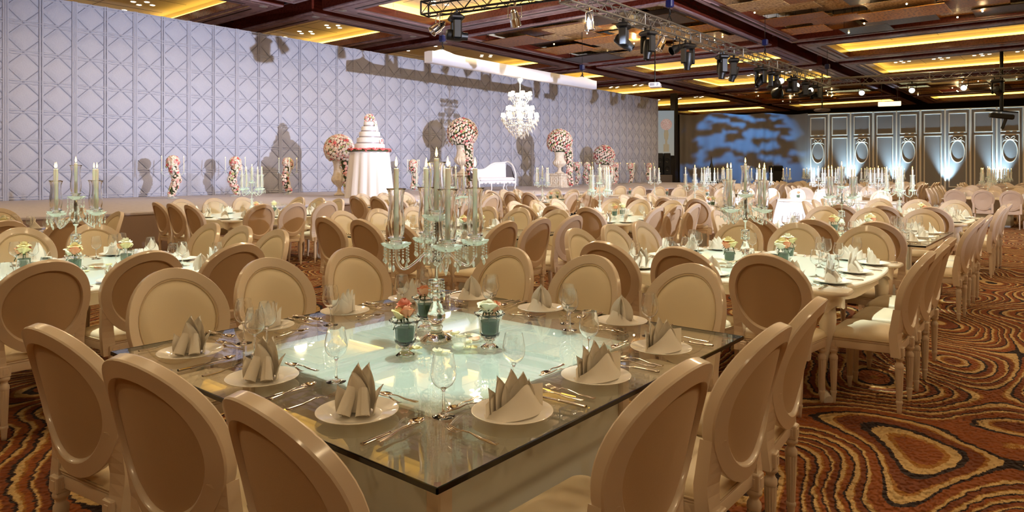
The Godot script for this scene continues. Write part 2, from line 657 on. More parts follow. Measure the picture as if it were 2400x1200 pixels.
func make_chair(detail: bool) -> Node3D:
	var t := proto("dining_chair", "chair")
	var seg := 48 if detail else 24
	part("back_frame", back_ring(seg), M.lacquer, t)
	part("back_cushion", back_disc(true, seg, 7 if detail else 4), M.leather, t)
	part("back_panel", back_disc(false, seg, 3), M.fabric, t)
	if detail:
		var pip := MB.new()
		var path := []
		for j in 48:
			path.append(back_point(egg(TAU * j / 48, 0.765), 0.017))
		pip.tube(path, 0.005, 6, true)
		part("back_piping", pip.mesh(), M.piping, t)
	# posts that carry the back, one board each side
	for s: float in [-1.0, 1.0]:
		var m := MB.new()
		var rows := []
		for i in 9:
			var k := i / 8.0
			var y := lerpf(0.36, 0.665, k)
			var zc := 0.163 + maxf(0, y - 0.50) * 0.246
			var xi := lerpf(0.160, 0.180, k) + (0.020 * k * k)
			var xo := lerpf(0.234, 0.246, k)
			var w := lerpf(0.027, 0.021, k)
			rows.append([Vector3(s * xi, y, zc - w), Vector3(s * xo, y, zc - w - 0.030 * k), Vector3(s * xo, y, zc + w - 0.030 * k), Vector3(s * xi, y, zc + w)])
			for q in 4:
				rows[i][q].z -= 0.0
		for i in 8:
			for q in 4:
				var r := (q + 1) % 4
				if s > 0:
					m.quad(rows[i][q], rows[i][r], rows[i + 1][r], rows[i + 1][q])
				else:
					m.quad(rows[i][q], rows[i + 1][q], rows[i + 1][r], rows[i][r])
		if s > 0:
			m.quad(rows[8][0], rows[8][1], rows[8][2], rows[8][3])
		else:
			m.quad(rows[8][0], rows[8][3], rows[8][2], rows[8][1])
		part("post", m.mesh(), M.lacquer, t)
	# seat: frame with a lip, cushion, piping
	var f := MB.new()
	f.slab(seat_outline(0.985), 0.375, 0.425, 0.005)
	f.slab(seat_outline(1.0), 0.425, 0.44, 0.005)
	part("seat_frame", f.mesh(), M.lacquer, t)
	var c := MB.new()
	var rows2 := []
	for lv in [[0.99, 0.438], [1.0, 0.452], [0.985, 0.468], [0.93, 0.482], [0.78, 0.494], [0.5, 0.502], [0.2, 0.505], [0.001, 0.505]]:
		var row := []
		for p in seat_outline(lv[0], 9 if detail else 4):
			row.append(Vector3(p.x, lv[1], p.y))
		rows2.append(row)
	c.grid(rows2, true)
	part("seat_cushion", c.mesh(), M.leather, t)
	if detail:
		var sp := MB.new()
		var path := []
		for p in seat_outline(1.004, 5):
			path.append(Vector3(p.x, 0.445, p.y))
		sp.tube(path, 0.005, 6, true)
		part("seat_piping", sp.mesh(), M.piping, t)
	# turned, fluted legs under square corner blocks
	var lp := [Vector2(0.0, 0.0), Vector2(0.013, 0.0), Vector2(0.014, 0.02), Vector2(0.017, 0.06), Vector2(0.021, 0.066), Vector2(0.021, 0.076), Vector2(0.0165, 0.082), Vector2(0.0165, 0.082), Vector2(0.024, 0.285), Vector2(0.027, 0.292), Vector2(0.026, 0.31), Vector2(0.017, 0.322), Vector2(0.018, 0.332), Vector2(0.028, 0.342), Vector2(0.030, 0.352), Vector2(0.026, 0.362)]
	var lm := MB.new()
	if detail:
		lm.lathe(lp.slice(0, 8), 16)
		lm.lathe([Vector2(0.0165, 0.082), Vector2(0.024, 0.285)], 48, Transform3D(), 0.07, 12)
		lm.lathe(lp.slice(8), 16)
		lm.box(Vector3(0, 0.392, 0), Vector3(0.056, 0.062, 0.056), 0.004)
		lm.box(Vector3(0, 0.392, 0), Vector3(0.026, 0.034, 0.060), 0.002)
		lm.box(Vector3(0, 0.392, 0), Vector3(0.060, 0.034, 0.026), 0.002)
	else:
		lm.lathe([Vector2(0.012, 0.0), Vector2(0.016, 0.07), Vector2(0.021, 0.075), Vector2(0.025, 0.29), Vector2(0.018, 0.325), Vector2(0.03, 0.35), Vector2(0.028, 0.42)], 8)
	var leg := lm.mesh()
	for p in [Vector3(0.212, 0, -0.203), Vector3(-0.212, 0, -0.203), Vector3(0.175, 0, 0.175), Vector3(-0.175, 0, 0.175)]:
		part("leg", leg, M.lacquer, t, at(p))
	return t

func make_far_chair() -> ArrayMesh:
	var m := MB.new()
	var seg := 16
	var rows := []
	for s in [[1.0, -0.02], [0.78, -0.02], [0.78, -0.02], [0.77, -0.008], [0.0, -0.008]]:
		var row := []
		for j in seg:
			row.append(back_point(egg(TAU * j / seg, s[0]), s[1]))
		rows.append(row)
	for s in [[0.0, 0.03], [0.6, 0.03], [0.77, 0.016], [0.77, 0.016], [0.8, 0.021], [1.0, 0.021], [1.0, 0.021], [1.0, -0.02]]:
		var row := []
		for j in seg:
			row.append(back_point(egg(TAU * j / seg, s[0]), s[1]))
		rows.append(row)
	m.grid(rows, true)
	m.slab(seat_outline(1.0, 3), 0.38, 0.49, 0.01)
	for s: float in [-1.0, 1.0]:
		m.box(Vector3(s * 0.205, 0.53, 0.21), Vector3(0.05, 0.26, 0.035))
	for p in [Vector3(0.212, 0, -0.203), Vector3(-0.212, 0, -0.203), Vector3(0.175, 0, 0.175), Vector3(-0.175, 0, 0.175)]:
		m.lathe([Vector2(0.013, 0.0), Vector2(0.025, 0.38)], 5, at(p))
	return m.mesh()

# ------------------------------------------------------------------ tableware
func make_plate(seg: int) -> ArrayMesh:
	return lathe_mesh([Vector2(0.0, 0.0), Vector2(0.07, 0.0), Vector2(0.075, 0.003), Vector2(0.128, 0.017), Vector2(0.1305, 0.019), Vector2(0.130, 0.0205), Vector2(0.127, 0.0205), Vector2(0.088, 0.011), Vector2(0.080, 0.007), Vector2(0.074, 0.0055), Vector2(0.0, 0.0055)], seg)

# a leaf of folded linen: pointed, bent round its own axis and leaning
func linen_leaf(m: MB, base: Vector3, turn: float, w: float, h: float, lean: float, curl: float, tip := 0.0) -> void:
	var rows := []
	for side: float in [1.0, -1.0]:
		for i in 8:
			var k := i / 7.0
			if side < 0:
				k = 1.0 - k
			var ww := w * (1.0 - pow(k, 2.2)) * (0.85 + 0.4 * k) + 0.0015
			var row := []
			for j in 7:
				var a := (j - 3) / 3.0
				var z := -curl * (1.0 - a * a) * (1.0 - 0.5 * k) - lean * k * k + side * 0.0016
				row.append(Vector3(a * ww + tip * k * k, h * k - 0.006 * absf(a) * k, z))
			rows.append(row)
	m.grid(rows, false, false, Transform3D(Basis(Vector3.UP, turn), base))

func linen_roll(m: MB, from: Vector3, to: Vector3, r0: float, r1: float, turn: float) -> void:
	# an open scroll: a spiral sheet drawn along an axis
	var rows := []
	var axis := (to - from)
	var n := Vector3(cos(turn), 0, sin(turn))
	var b := axis.normalized().cross(n).normalized()
	n = b.cross(axis.normalized())
	for i in 9:
		var k := i / 8.0
		var row := []
		for j in 22:
			var a := -0.6 + TAU * 1.25 * j / 21.0
			var r := lerpf(r0, r1, k) * (1.0 - 0.018 * j) * (1.0 + 0.05 * sin(a * 2.0 + k * 3.0))
			row.append(from + axis * k + n * cos(a) * r + b * sin(a) * r)
		rows.append(row)
	m.grid(rows, false, false)

func make_napkin(kind: int) -> ArrayMesh:
	var m := MB.new()
	if kind == 0:
		# tall pointed fold over two scrolls
		linen_leaf(m, Vector3(0.0, 0.012, -0.012), 0.0, 0.044, 0.155, -0.012, 0.022)
		linen_leaf(m, Vector3(0.010, 0.012, -0.030), -0.25, 0.046, 0.148, 0.004, 0.02, 0.012)
		linen_leaf(m, Vector3(-0.005, 0.012, -0.022), 2.9, 0.048, 0.13, 0.02, 0.03)
		linen_roll(m, Vector3(-0.030, 0.012, 0.040), Vector3(-0.016, 0.088, -0.004), 0.026, 0.017, 2.4)
		linen_roll(m, Vector3(0.030, 0.012, 0.040), Vector3(0.016, 0.086, -0.004), 0.026, 0.017, 0.8)
		linen_leaf(m, Vector3(0.045, 0.012, -0.010), -1.15, 0.040, 0.085, 0.03, 0.01)
		linen_leaf(m, Vector3(-0.045, 0.012, -0.010), 1.15, 0.040, 0.075, 0.03, 0.01)
	elif kind == 1:
		# a fan of leaves standing out of a turned-over band
		for q in [[-0.052, 0.55, 0.036, 0.085, -0.02], [-0.024, 0.25, 0.036, 0.115, -0.012], [0.006, 0.0, 0.040, 0.128, 0.01], [0.034, -0.35, 0.038, 0.115, 0.02], [0.05, -0.7, 0.04, 0.09, 0.02]]:
			linen_leaf(m, Vector3(q[0], 0.012, -0.015), q[1], q[2], q[3], 0.008, 0.016, q[4])
		var rows := []
		for i in 7:
			var k := i / 6.0
			var row := []
			for j in 15:
				var a := j / 14.0
				var x := lerpf(-0.112, 0.112, a)
				var top := 0.010 + 0.090 * sin(PI * pow(a, 1.7) * 0.93) * (0.25 + 0.75 * a)
				var bulge := 0.055 * sin(PI * a) * (1.0 - 0.55 * k)
				row.append(Vector3(x * (1.0 - 0.12 * k), 0.010 + top * k, 0.020 + bulge - 0.035 * k + 0.004 * sin(a * 9.0 + k * 2.0)))
			rows.append(row)
		m.grid(rows, false, false)
		var back := []
		for i in 4:
			var k := i / 3.0
			var row := []
			for j in 9:
				var a := j / 8.0
				row.append(Vector3(lerpf(-0.108, 0.108, a), 0.010 + k * (0.05 + 0.03 * a), 0.016 - 0.05 * sin(PI * a)))
			back.append(row)
		m.grid(back, false, false)
	else:
		# a soft pyramid with a raised collar
		for q in 3:
			var a := 0.5 + TAU * q / 3.0
			linen_leaf(m, Vector3(sin(a) * 0.022, 0.012, cos(a) * 0.022), a, 0.062, 0.135, 0.018, 0.012)
		var rows := []
		for i in 6:
			var k := i / 5.0
			var row := []
			for j in 25:
				var a := TAU * 0.95 * j / 24.0
				var r := lerpf(0.082, 0.050, k) * (1.0 + 0.06 * sin(3.0 * a))
				row.append(Vector3(cos(a) * r, 0.010 + k * (0.035 + 0.028 * sin(a * 1.5 + 0.4)), sin(a) * r))
			rows.append(row)
		m.grid(rows, false, false)
	return m.mesh()

func wine_glass(scale := 1.0, seg := 24) -> Node3D:
	var t := proto("wine_glass", "glass")
	var b := [Vector2(0.0, 0.0975), Vector2(0.004, 0.098), Vector2(0.016, 0.102), Vector2(0.030, 0.114), Vector2(0.039, 0.132), Vector2(0.0415, 0.150), Vector2(0.040, 0.172), Vector2(0.036, 0.196), Vector2(0.0315, 0.222), Vector2(0.0308, 0.2225), Vector2(0.0308, 0.2225), Vector2(0.0352, 0.196), Vector2(0.0392, 0.172), Vector2(0.0407, 0.150), Vector2(0.0382, 0.1325), Vector2(0.0292, 0.115), Vector2(0.0155, 0.1032), Vector2(0.004, 0.0993), Vector2(0.0, 0.0992)]
	for i in b.size():
		b[i] *= scale
		b[i].y *= 0.89
	part("bowl", lathe_mesh(b, seg), M.clear if seg > 12 else M.thin, t)
	var s := [Vector2(0.0, 0.0), Vector2(0.036, 0.0), Vector2(0.0365, 0.0015), Vector2(0.030, 0.003), Vector2(0.012, 0.008), Vector2(0.0055, 0.016), Vector2(0.0042, 0.03), Vector2(0.004, 0.085), Vector2(0.0065, 0.094), Vector2(0.010, 0.099), Vector2(0.0, 0.1015)]
	for i in s.size():
		s[i] *= scale
		s[i].y *= 0.89
	part("stem", lathe_mesh(s, 16 if seg > 12 else 8), M.clear if seg > 12 else M.thin, t)
	return t

func blade(m: MB, pts: Array, seg := 8) -> void:
	# pts: [x along, y up, half width, half thickness]
	var rows := []
	for p in pts:
		var row := []
		for j in seg:
			var a := TAU * j / seg
			row.append(Vector3(sin(a) * p[2], p[1] + cos(a) * p[3] * 1.0, p[0]))
		rows.append(row)
	rows.push_front(rows[0].duplicate())
	var e := []
	for j in seg:
		e.append(Vector3(0, pts[0][1], pts[0][0]))
	rows.push_front(e)
	e = []
	for j in seg:
		e.append(Vector3(0, pts[pts.size() - 1][1], pts[pts.size() - 1][0]))
	rows.append(rows[rows.size() - 1].duplicate())
	rows.append(e)
	m.grid(rows, true)

# cutlery lies along z: handle end at +z, business end at -z, about 20 cm
func make_fork(k := 1.0) -> ArrayMesh:
	var m := MB.new()
	blade(m, [[0.105, 0.006, 0.009, 0.003], [0.095, 0.005, 0.0105, 0.003], [0.04, 0.006, 0.006, 0.003], [0.0, 0.013, 0.0035, 0.0022], [-0.03, 0.012, 0.004, 0.0022], [-0.042, 0.007, 0.011, 0.0016], [-0.052, 0.005, 0.0128, 0.0014]])
	for i in 4:
		var x := -0.0108 + 0.0072 * i
		var path := [Vector3(x, 0.005, -0.05), Vector3(x, 0.0045, -0.065), Vector3(x, 0.008, -0.085), Vector3(x * 0.97, 0.013, -0.098)]
		m.tube(path, [0.0019, 0.0019, 0.0016, 0.0007], 6)
	var o := MB.new()
	o.add(m, Transform3D(Basis().scaled(Vector3.ONE * k), Vector3.ZERO))
	return o.mesh()

func make_spoon(k := 1.0) -> ArrayMesh:
	var m := MB.new()
	blade(m, [[0.105, 0.006, 0.009, 0.003], [0.095, 0.005, 0.0105, 0.003], [0.04, 0.006, 0.006, 0.003], [0.0, 0.012, 0.0035, 0.0022], [-0.03, 0.011, 0.0035, 0.0022], [-0.042, 0.009, 0.006, 0.0015]])
	var rows := []
	for side in 2:
		for i in 9:
			var q := i / 8.0 if side == 0 else 1.0 - i / 8.0
			var z := lerpf(-0.038, -0.100, q)
			var w := 0.021 * pow(sin(PI * clampf(q * 0.92 + 0.07, 0, 1)), 0.6)
			var row := []
			for j in 9:
				var a := (j - 4) / 4.0
				var dip := 0.009 * (1.0 - a * a) * sin(PI * clampf(q, 0.03, 0.97))
				row.append(Vector3(a * w, 0.011 - dip - (0.0012 if side == 1 else 0.0), z))
			rows.append(row)
	m.grid(rows, false, false)
	var o := MB.new()
	o.add(m, Transform3D(Basis().scaled(Vector3.ONE * k), Vector3.ZERO))
	return o.mesh()

func make_knife() -> ArrayMesh:
	var m := MB.new()
	blade(m, [[0.120, 0.006, 0.0075, 0.005], [0.112, 0.006, 0.009, 0.0055], [0.06, 0.006, 0.008, 0.005], [0.02, 0.006, 0.0065, 0.0045], [0.012, 0.006, 0.008, 0.005]])
	blade(m, [[0.014, 0.006, 0.005, 0.004], [0.0, 0.005, 0.0085, 0.0014], [-0.05, 0.004, 0.0105, 0.0011], [-0.09, 0.004, 0.0095, 0.0009], [-0.108, 0.004, 0.003, 0.0006]])
	return m.mesh()

# ------------------------------------------------------------------ roses, vases, petals
func rose_mesh(open: float, sd: int) -> ArrayMesh:
	var m := MB.new()
	var r := RandomNumberGenerator.new()
	r.seed = sd
	var count := [2, 3, 4, 5]
	var rb := [0.003, 0.007, 0.011, 0.014]
	var rt := [0.006, 0.011, 0.019, 0.028]
	var hh := [0.043, 0.043, 0.039, 0.033]
	var hw := [1.9, 1.35, 1.10, 0.98]
	var a0 := r.randf() * TAU
	for layer in 4:
		for q in count[layer]:
			a0 += TAU / count[layer] + r.randf_range(-0.12, 0.12)
			var top: float = lerpf(rb[layer], rt[layer], open)
			var curl: float = [0.0, 0.25, 0.8, 1.2][layer] * open
			var rows := []
			for i in 7:
				var k := i / 6.0
				var row := []
				for j in 9:
					var b := (j - 4) / 4.0
					var ang: float = a0 + b * hw[layer] * sin(PI * (0.22 + 0.50 * k))
					var rr: float = lerpf(rb[layer] * 0.5, top, k) + 0.0075 * sin(PI * 0.85 * k) + 0.0016 * b + 0.004 * curl * maxf(0.0, k - 0.7) * 3.0
					var y: float = hh[layer] * (k - 0.14 * b * b * k * k) - 0.012 * curl * pow(maxf(0.0, k - 0.65), 2) * 6.0 - 0.001 * layer
					row.append(Vector3(cos(ang) * rr, y, sin(ang) * rr))
				rows.append(row)
			m.grid(rows, false, false)
		a0 += 0.6
	m.ball(Vector3(0, 0.012, 0), Vector3(0.009, 0.018, 0.009), 8, 6)
	return m.mesh()

func rose_thing(mesh: Mesh, m: Material) -> Node3D:
	var t := proto("rose", "flower")
	part("bloom", mesh, m, t)
	var s := MB.new()
	s.tube([Vector3(0, 0.004, 0), Vector3(0.001, -0.02, 0.0), Vector3(0.0, -0.045, 0.001)], 0.0022, 6)
	part("stem", s.mesh(), M.stem, t)
	var l := MB.new()
	for q in 4:
		var a := q * 1.6 + 0.3
		var d := Vector3(cos(a), 0, sin(a))
		var e := Vector3(-sin(a), 0, cos(a))
		l.grid([[d * 0.006 - e * 0.002, d * 0.006 + e * 0.002], [d * 0.015 - e * 0.004 + Vector3(0, -0.001, 0), d * 0.015 + e * 0.004 + Vector3(0, -0.001, 0)], [d * 0.025 + Vector3(0, -0.009, 0), d * 0.025 + e * 0.0005 + Vector3(0, -0.009, 0)]], false, false)
	part("sepals", l.mesh(), M.stem, t)
	return t

func make_vase(detail: bool) -> Node3D:
	var t := proto("crystal_vase", "vase")
	var seg := 32 if detail else 12
	# foot and stem, cut petals on the knop
	part("foot", lathe_mesh([Vector2(0.0, 0.0), Vector2(0.036, 0.0), Vector2(0.038, 0.005), Vector2(0.030, 0.012), Vector2(0.016, 0.02), Vector2(0.014, 0.028), Vector2(0.024, 0.036), Vector2(0.0, 0.040)], seg, 0.06, 8), M.clear if detail else M.crystal, t)
	part("bowl", lathe_mesh([Vector2(0.0, 0.040), Vector2(0.030, 0.042), Vector2(0.041, 0.055), Vector2(0.0445, 0.075), Vector2(0.0475, 0.115), Vector2(0.054, 0.138), Vector2(0.066, 0.150), Vector2(0.065, 0.154), Vector2(0.051, 0.142), Vector2(0.0445, 0.115), Vector2(0.0415, 0.075), Vector2(0.038, 0.058), Vector2(0.0, 0.048)], seg, 0.045, 8), M.clear if detail else M.vase_glass, t)
	part("leaf_lining", lathe_mesh([Vector2(0.0, 0.052), Vector2(0.034, 0.058), Vector2(0.038, 0.075), Vector2(0.0415, 0.122), Vector2(0.038, 0.124), Vector2(0.0, 0.118)], 8), M.leaf, t)
	if detail:
		var rim := MB.new()
		var path := []
		for j in 64:
			var a := TAU * j / 64
			path.append(Vector3(cos(a) * 0.0655, 0.152 + 0.0035 * cos(8 * a), sin(a) * 0.0655))
		rim.tube(path, 0.0028, 6, true)
		part("rim", rim.mesh(), M.clear, t)
	return t

func petal_mesh(sd: int) -> ArrayMesh:
	var m := MB.new()
	var r := RandomNumberGenerator.new()
	r.seed = sd
	var rows := []
	var cup := r.randf_range(0.5, 1.3)
	for i in 6:
		var k := i / 5.0
		var w := 0.017 * sin(PI * clampf(0.12 + 0.80 * k, 0, 1))
		var row := []
		for j in 6:
			var b := (j - 2.5) / 2.5
			row.append(Vector3(b * w, 0.002 + cup * (0.010 * b * b * (1.0 - 0.4 * k) + 0.014 * (k - 0.45) * (k - 0.45)), 0.036 * (k - 0.5)))
		rows.append(row)
	m.grid(rows, false, false)
	return m.mesh()

# ------------------------------------------------------------------ the crystal candelabrum
func bead_string(beads: int, drop: float) -> ArrayMesh:
	var m := MB.new()
	var y := 0.0
	for i in beads:
		m.lathe([Vector2(0.0, y - 0.0115), Vector2(0.0058, y - 0.006), Vector2(0.0, y - 0.0005)], 6)
		y -= 0.0125
	m.lathe([Vector2(0.0, y - drop), Vector2(0.0085, y - drop * 0.62), Vector2(0.004, y - drop * 0.25), Vector2(0.0, y)], 6)
	return m.mesh()

func candle_mesh(h: float, r: float, seg: int) -> Node3D:
	var t := proto("candle", "candle")
	part("wax", lathe_mesh([Vector2(0.0, 0.0), Vector2(r, 0.0), Vector2(r, 0.0), Vector2(r * 0.97, h - 0.003), Vector2(r * 0.85, h), Vector2(r * 0.4, h - 0.003), Vector2(0.0, h - 0.003)], seg), M.wax, t)
	part("wick", lathe_mesh([Vector2(0.0012, h - 0.004), Vector2(0.001, h + 0.008), Vector2(0.0, h + 0.009)], 5), M.wick, t)
	part("flame", lathe_mesh([Vector2(0.0, h + 0.006), Vector2(0.0045, h + 0.012), Vector2(0.0062, h + 0.021), Vector2(0.0042, h + 0.034), Vector2(0.0, h + 0.052)], 8), M.flame, t)
	return t

const ARM_R := 0.185
const DISH_Y := 0.425
const MID_Y := 0.545

func candle_spots() -> Array:
	var out := []
	for q in 4:
		var a := 0.55 + TAU * q / 4.0
		out.append(Vector3(cos(a) * ARM_R, DISH_Y + 0.052, sin(a) * ARM_R))
	out.append(Vector3(0, MID_Y + 0.052, 0))
	return out

func make_candelabrum(level: int) -> Node3D:
	# level 0: near, 1: middle distance, 2: far off
	var t := proto("candelabrum", "candelabrum")
	var seg: int = [28, 14, 8][level]
	var glass: Material = M.clear if level <= 1 else M.crystal
	part("base", lathe_mesh([Vector2(0.0, 0.0), Vector2(0.076, 0.0), Vector2(0.078, 0.008), Vector2(0.072, 0.014), Vector2(0.056, 0.024), Vector2(0.030, 0.040), Vector2(0.025, 0.052), Vector2(0.030, 0.066), Vector2(0.023, 0.075), Vector2(0.0, 0.076)], seg), glass, t)
	part("stem", lathe_mesh([Vector2(0.0, 0.076), Vector2(0.024, 0.078), Vector2(0.040, 0.100), Vector2(0.042, 0.118), Vector2(0.034, 0.142), Vector2(0.022, 0.170), Vector2(0.016, 0.195), Vector2(0.030, 0.206), Vector2(0.030, 0.212), Vector2(0.014, 0.220), Vector2(0.022, 0.240), Vector2(0.013, 0.258), Vector2(0.034, 0.272), Vector2(0.036, 0.280), Vector2(0.0, 0.284)], seg), glass, t)
	part("column", lathe_mesh([Vector2(0.0, 0.282), Vector2(0.008, 0.283), Vector2(0.008, 0.34), Vector2(0.020, 0.352), Vector2(0.020, 0.372), Vector2(0.010, 0.385), Vector2(0.016, 0.42), Vector2(0.009, 0.45), Vector2(0.015, 0.49), Vector2(0.010, MID_Y), Vector2(0.0, MID_Y + 0.002)], maxi(8, seg / 2)), M.chrome if level < 2 else M.crystal, t)
	var dish := MB.new()
	var prof := [Vector2(0.0, 0.0), Vector2(0.012, 0.0), Vector2(0.034, 0.006), Vector2(0.055, 0.020), Vector2(0.060, 0.029), Vector2(0.057, 0.030), Vector2(0.050, 0.021), Vector2(0.030, 0.010), Vector2(0.0, 0.006)]
	dish.lathe(prof, 60 if level == 0 else 20, Transform3D(), 0.15 if level < 2 else 0.0, 10 if level == 0 else 5)
	var dm := dish.mesh()
	var cup := lathe_mesh([Vector2(0.0, 0.008), Vector2(0.014, 0.010), Vector2(0.026, 0.020), Vector2(0.028, 0.032), Vector2(0.024, 0.040), Vector2(0.036, 0.048), Vector2(0.038, 0.053), Vector2(0.0, 0.053)], maxi(8, seg / 2))
	var shade := MB.new()
	var sp := [Vector2(0.030, 0.053), Vector2(0.037, 0.070), Vector2(0.0425, 0.105), Vector2(0.042, 0.140), Vector2(0.036, 0.190), Vector2(0.0335, 0.225), Vector2(0.036, 0.262), Vector2(0.043, 0.288), Vector2(0.050, 0.296)]
	for i in sp.size():
		sp[i] = Vector2(sp[i].x * 0.9, 0.053 + (sp[i].y - 0.053) * 0.9)
	if level <= 1:
		for i in range(sp.size() - 1, -1, -1):
			sp.append(sp[i] - Vector2(0.0016, -0.0006 if i < 8 else 0.0))
		sp.append(sp[0])
	shade.lathe(sp, maxi(12, seg), Transform3D(), 0.02 if level == 0 else 0.0, 8)
	var sm := shade.mesh()
	var sets := []
	for q in 4:
		var a := 0.55 + TAU * q / 4.0
		sets.append([a, Vector3(cos(a) * ARM_R, DISH_Y, sin(a) * ARM_R)])
	sets.append([0.0, Vector3(0, MID_Y, 0)])
	for q in 5:
		var p: Vector3 = sets[q][1]
		if q < 4:
			var d := Vector3(cos(sets[q][0]), 0, sin(sets[q][0]))
			var arm := MB.new()
			var path = spline([d * 0.018 + Vector3(0, 0.362, 0), d * 0.050 + Vector3(0, 0.400, 0), d * 0.095 + Vector3(0, 0.365, 0), d * 0.15 + Vector3(0, 0.335, 0), d * (ARM_R - 0.004) + Vector3(0, 0.375, 0), p + Vector3(0, 0.002, 0)], 5 if level == 0 else 2)
			arm.tube(path, 0.0065, 8 if level == 0 else 5)
			part("arm", arm.mesh(), glass, t)
		part("drip_dish", dm, M.frost, t, at(p))
		part("socket", cup, glass, t, at(p))
		part("hurricane_shade", sm, M.clear if level <= 1 else M.hurricane, t, at(p))
	if level == 2:
		var far := MB.new()
		for q in 5:
			for k in 5:
				var a := TAU * k / 5.0
				far.lathe([Vector2(0, -0.09), Vector2(0.009, -0.05), Vector2(0, 0)], 4, at(sets[q][1] + Vector3(cos(a) * 0.055, 0.02, sin(a) * 0.055)))
		var o := part("prisms", far.mesh(), M.bead, t)
		o.set_meta("kind", "stuff")
	else:
		var short := bead_string(4, 0.03)
		var long := bead_string(6, 0.038)
		for q in 5:
			for k in (8 if level == 0 else 6):
				var a := TAU * k / (8.0 if level == 0 else 6.0) + 0.2
				part("prism_string", long if k % 3 == 0 else short, M.bead, t, at(sets[q][1] + Vector3(cos(a) * 0.054, 0.018, sin(a) * 0.054)))
		# a burst of prisms round the column under the top dish
		for k in 14:
			var a := TAU * k / 7.0 + (0.45 if k > 6 else 0.0)
			var rr := 0.046 if k < 7 else 0.030
			part("prism_string", short, M.bead, t, Transform3D(Basis(Vector3.UP, a).rotated(Vector3(-sin(a), 0, cos(a)), 0.3), Vector3(cos(a) * rr, 0.50 if k < 7 else 0.455, sin(a) * rr)))
		for k in 6:
			var a := TAU * k / 6.0
			part("prism_string", short, M.bead, t, at(Vector3(cos(a) * 0.034, 0.276, sin(a) * 0.034)))
	return t

# ------------------------------------------------------------------ tables
func rounded_square(h: float, r: float, n := 8) -> PackedVector2Array:
	var out := PackedVector2Array()
	for q in 4:
		var s := [Vector2(1, 1), Vector2(-1, 1), Vector2(-1, -1), Vector2(1, -1)][q] as Vector2
		for i in n:
			var a := PI / 2 * q + PI / 2 * i / (n - 1)
			out.append(s * (h - r) + Vector2(cos(a), sin(a)) * r)
	return out

func serpentine(h: float, k := 1.0) -> PackedVector2Array:
	# square top with lobed corners and a bowed middle on every side
	var half := []
	var prof := [[-0.90, 0.0], [-0.84, 0.0], [-0.78, -0.004], [-0.745, -0.018], [-0.725, -0.045], [-0.70, -0.066], [-0.665, -0.072], [-0.62, -0.066], [-0.52, -0.044], [-0.40, -0.024], [-0.26, -0.010], [-0.12, -0.002], [0.0, 0.0]]
	for p in prof:
		half.append(Vector2(p[0], p[1]))
	for i in range(prof.size() - 2, -1, -1):
		half.append(Vector2(-prof[i][0], prof[i][1]))
	var out := PackedVector2Array()
	for q in 4:
		var a := PI / 2 * q
		var side := []
		for p in half:
			side.append(Vector2(h + p.y * h, p.x * h).rotated(a))
		for p in side:
			out.append(p * k)
		# rounded corner to the next side
		var c := Vector2(h * 0.90, h * 0.90)
		for i in range(1, 6):
			var b := PI / 2 * i / 6.0
			out.append((c + Vector2(cos(b), sin(b)) * h * 0.10).rotated(a) * k)
	return out

func glass_table(label: String, at_p: Vector3, h: float, top := TOP) -> Node3D:
	var t := thing("glass_table", label, "table", at_p, 0.0, "square dining tables")
	part("glass_top", box_mesh(Vector3(h * 2 - 0.008, 0.011, h * 2 - 0.008), 0.0, Vector3(0, top - 0.0065, 0)), M.tabletop, t)
	for q in 4:
		var m := MB.new()
		m.box(Vector3(h - 0.003, top - 0.0085, 0), Vector3(0.006, 0.017, h * 2), 0.0015)
		part("glass_edge", m.mesh(), M.edge, t, at(Vector3.ZERO, PI / 2 * q))
	var b := h * 0.615
	part("frosted_shelf", box_mesh(Vector3(b * 2, 0.012, b * 2), 0.002, Vector3(0, top - 0.024, 0)), M.mint, t)
	for q in 4:
		part("base_panel", box_mesh(Vector3(0.015, top - 0.07, b * 2 - 0.14), 0.002, Vector3(b - 0.03, (top - 0.07) / 2 + 0.03, 0)), M.frosted_panel, t, at(Vector3.ZERO, PI / 2 * q))
		part("corner_post", box_mesh(Vector3(0.065, top - 0.03, 0.065), 0.006, Vector3(b - 0.035, (top - 0.03) / 2, b - 0.035)), M.lacquer, t, at(Vector3.ZERO, PI / 2 * q))
	return t

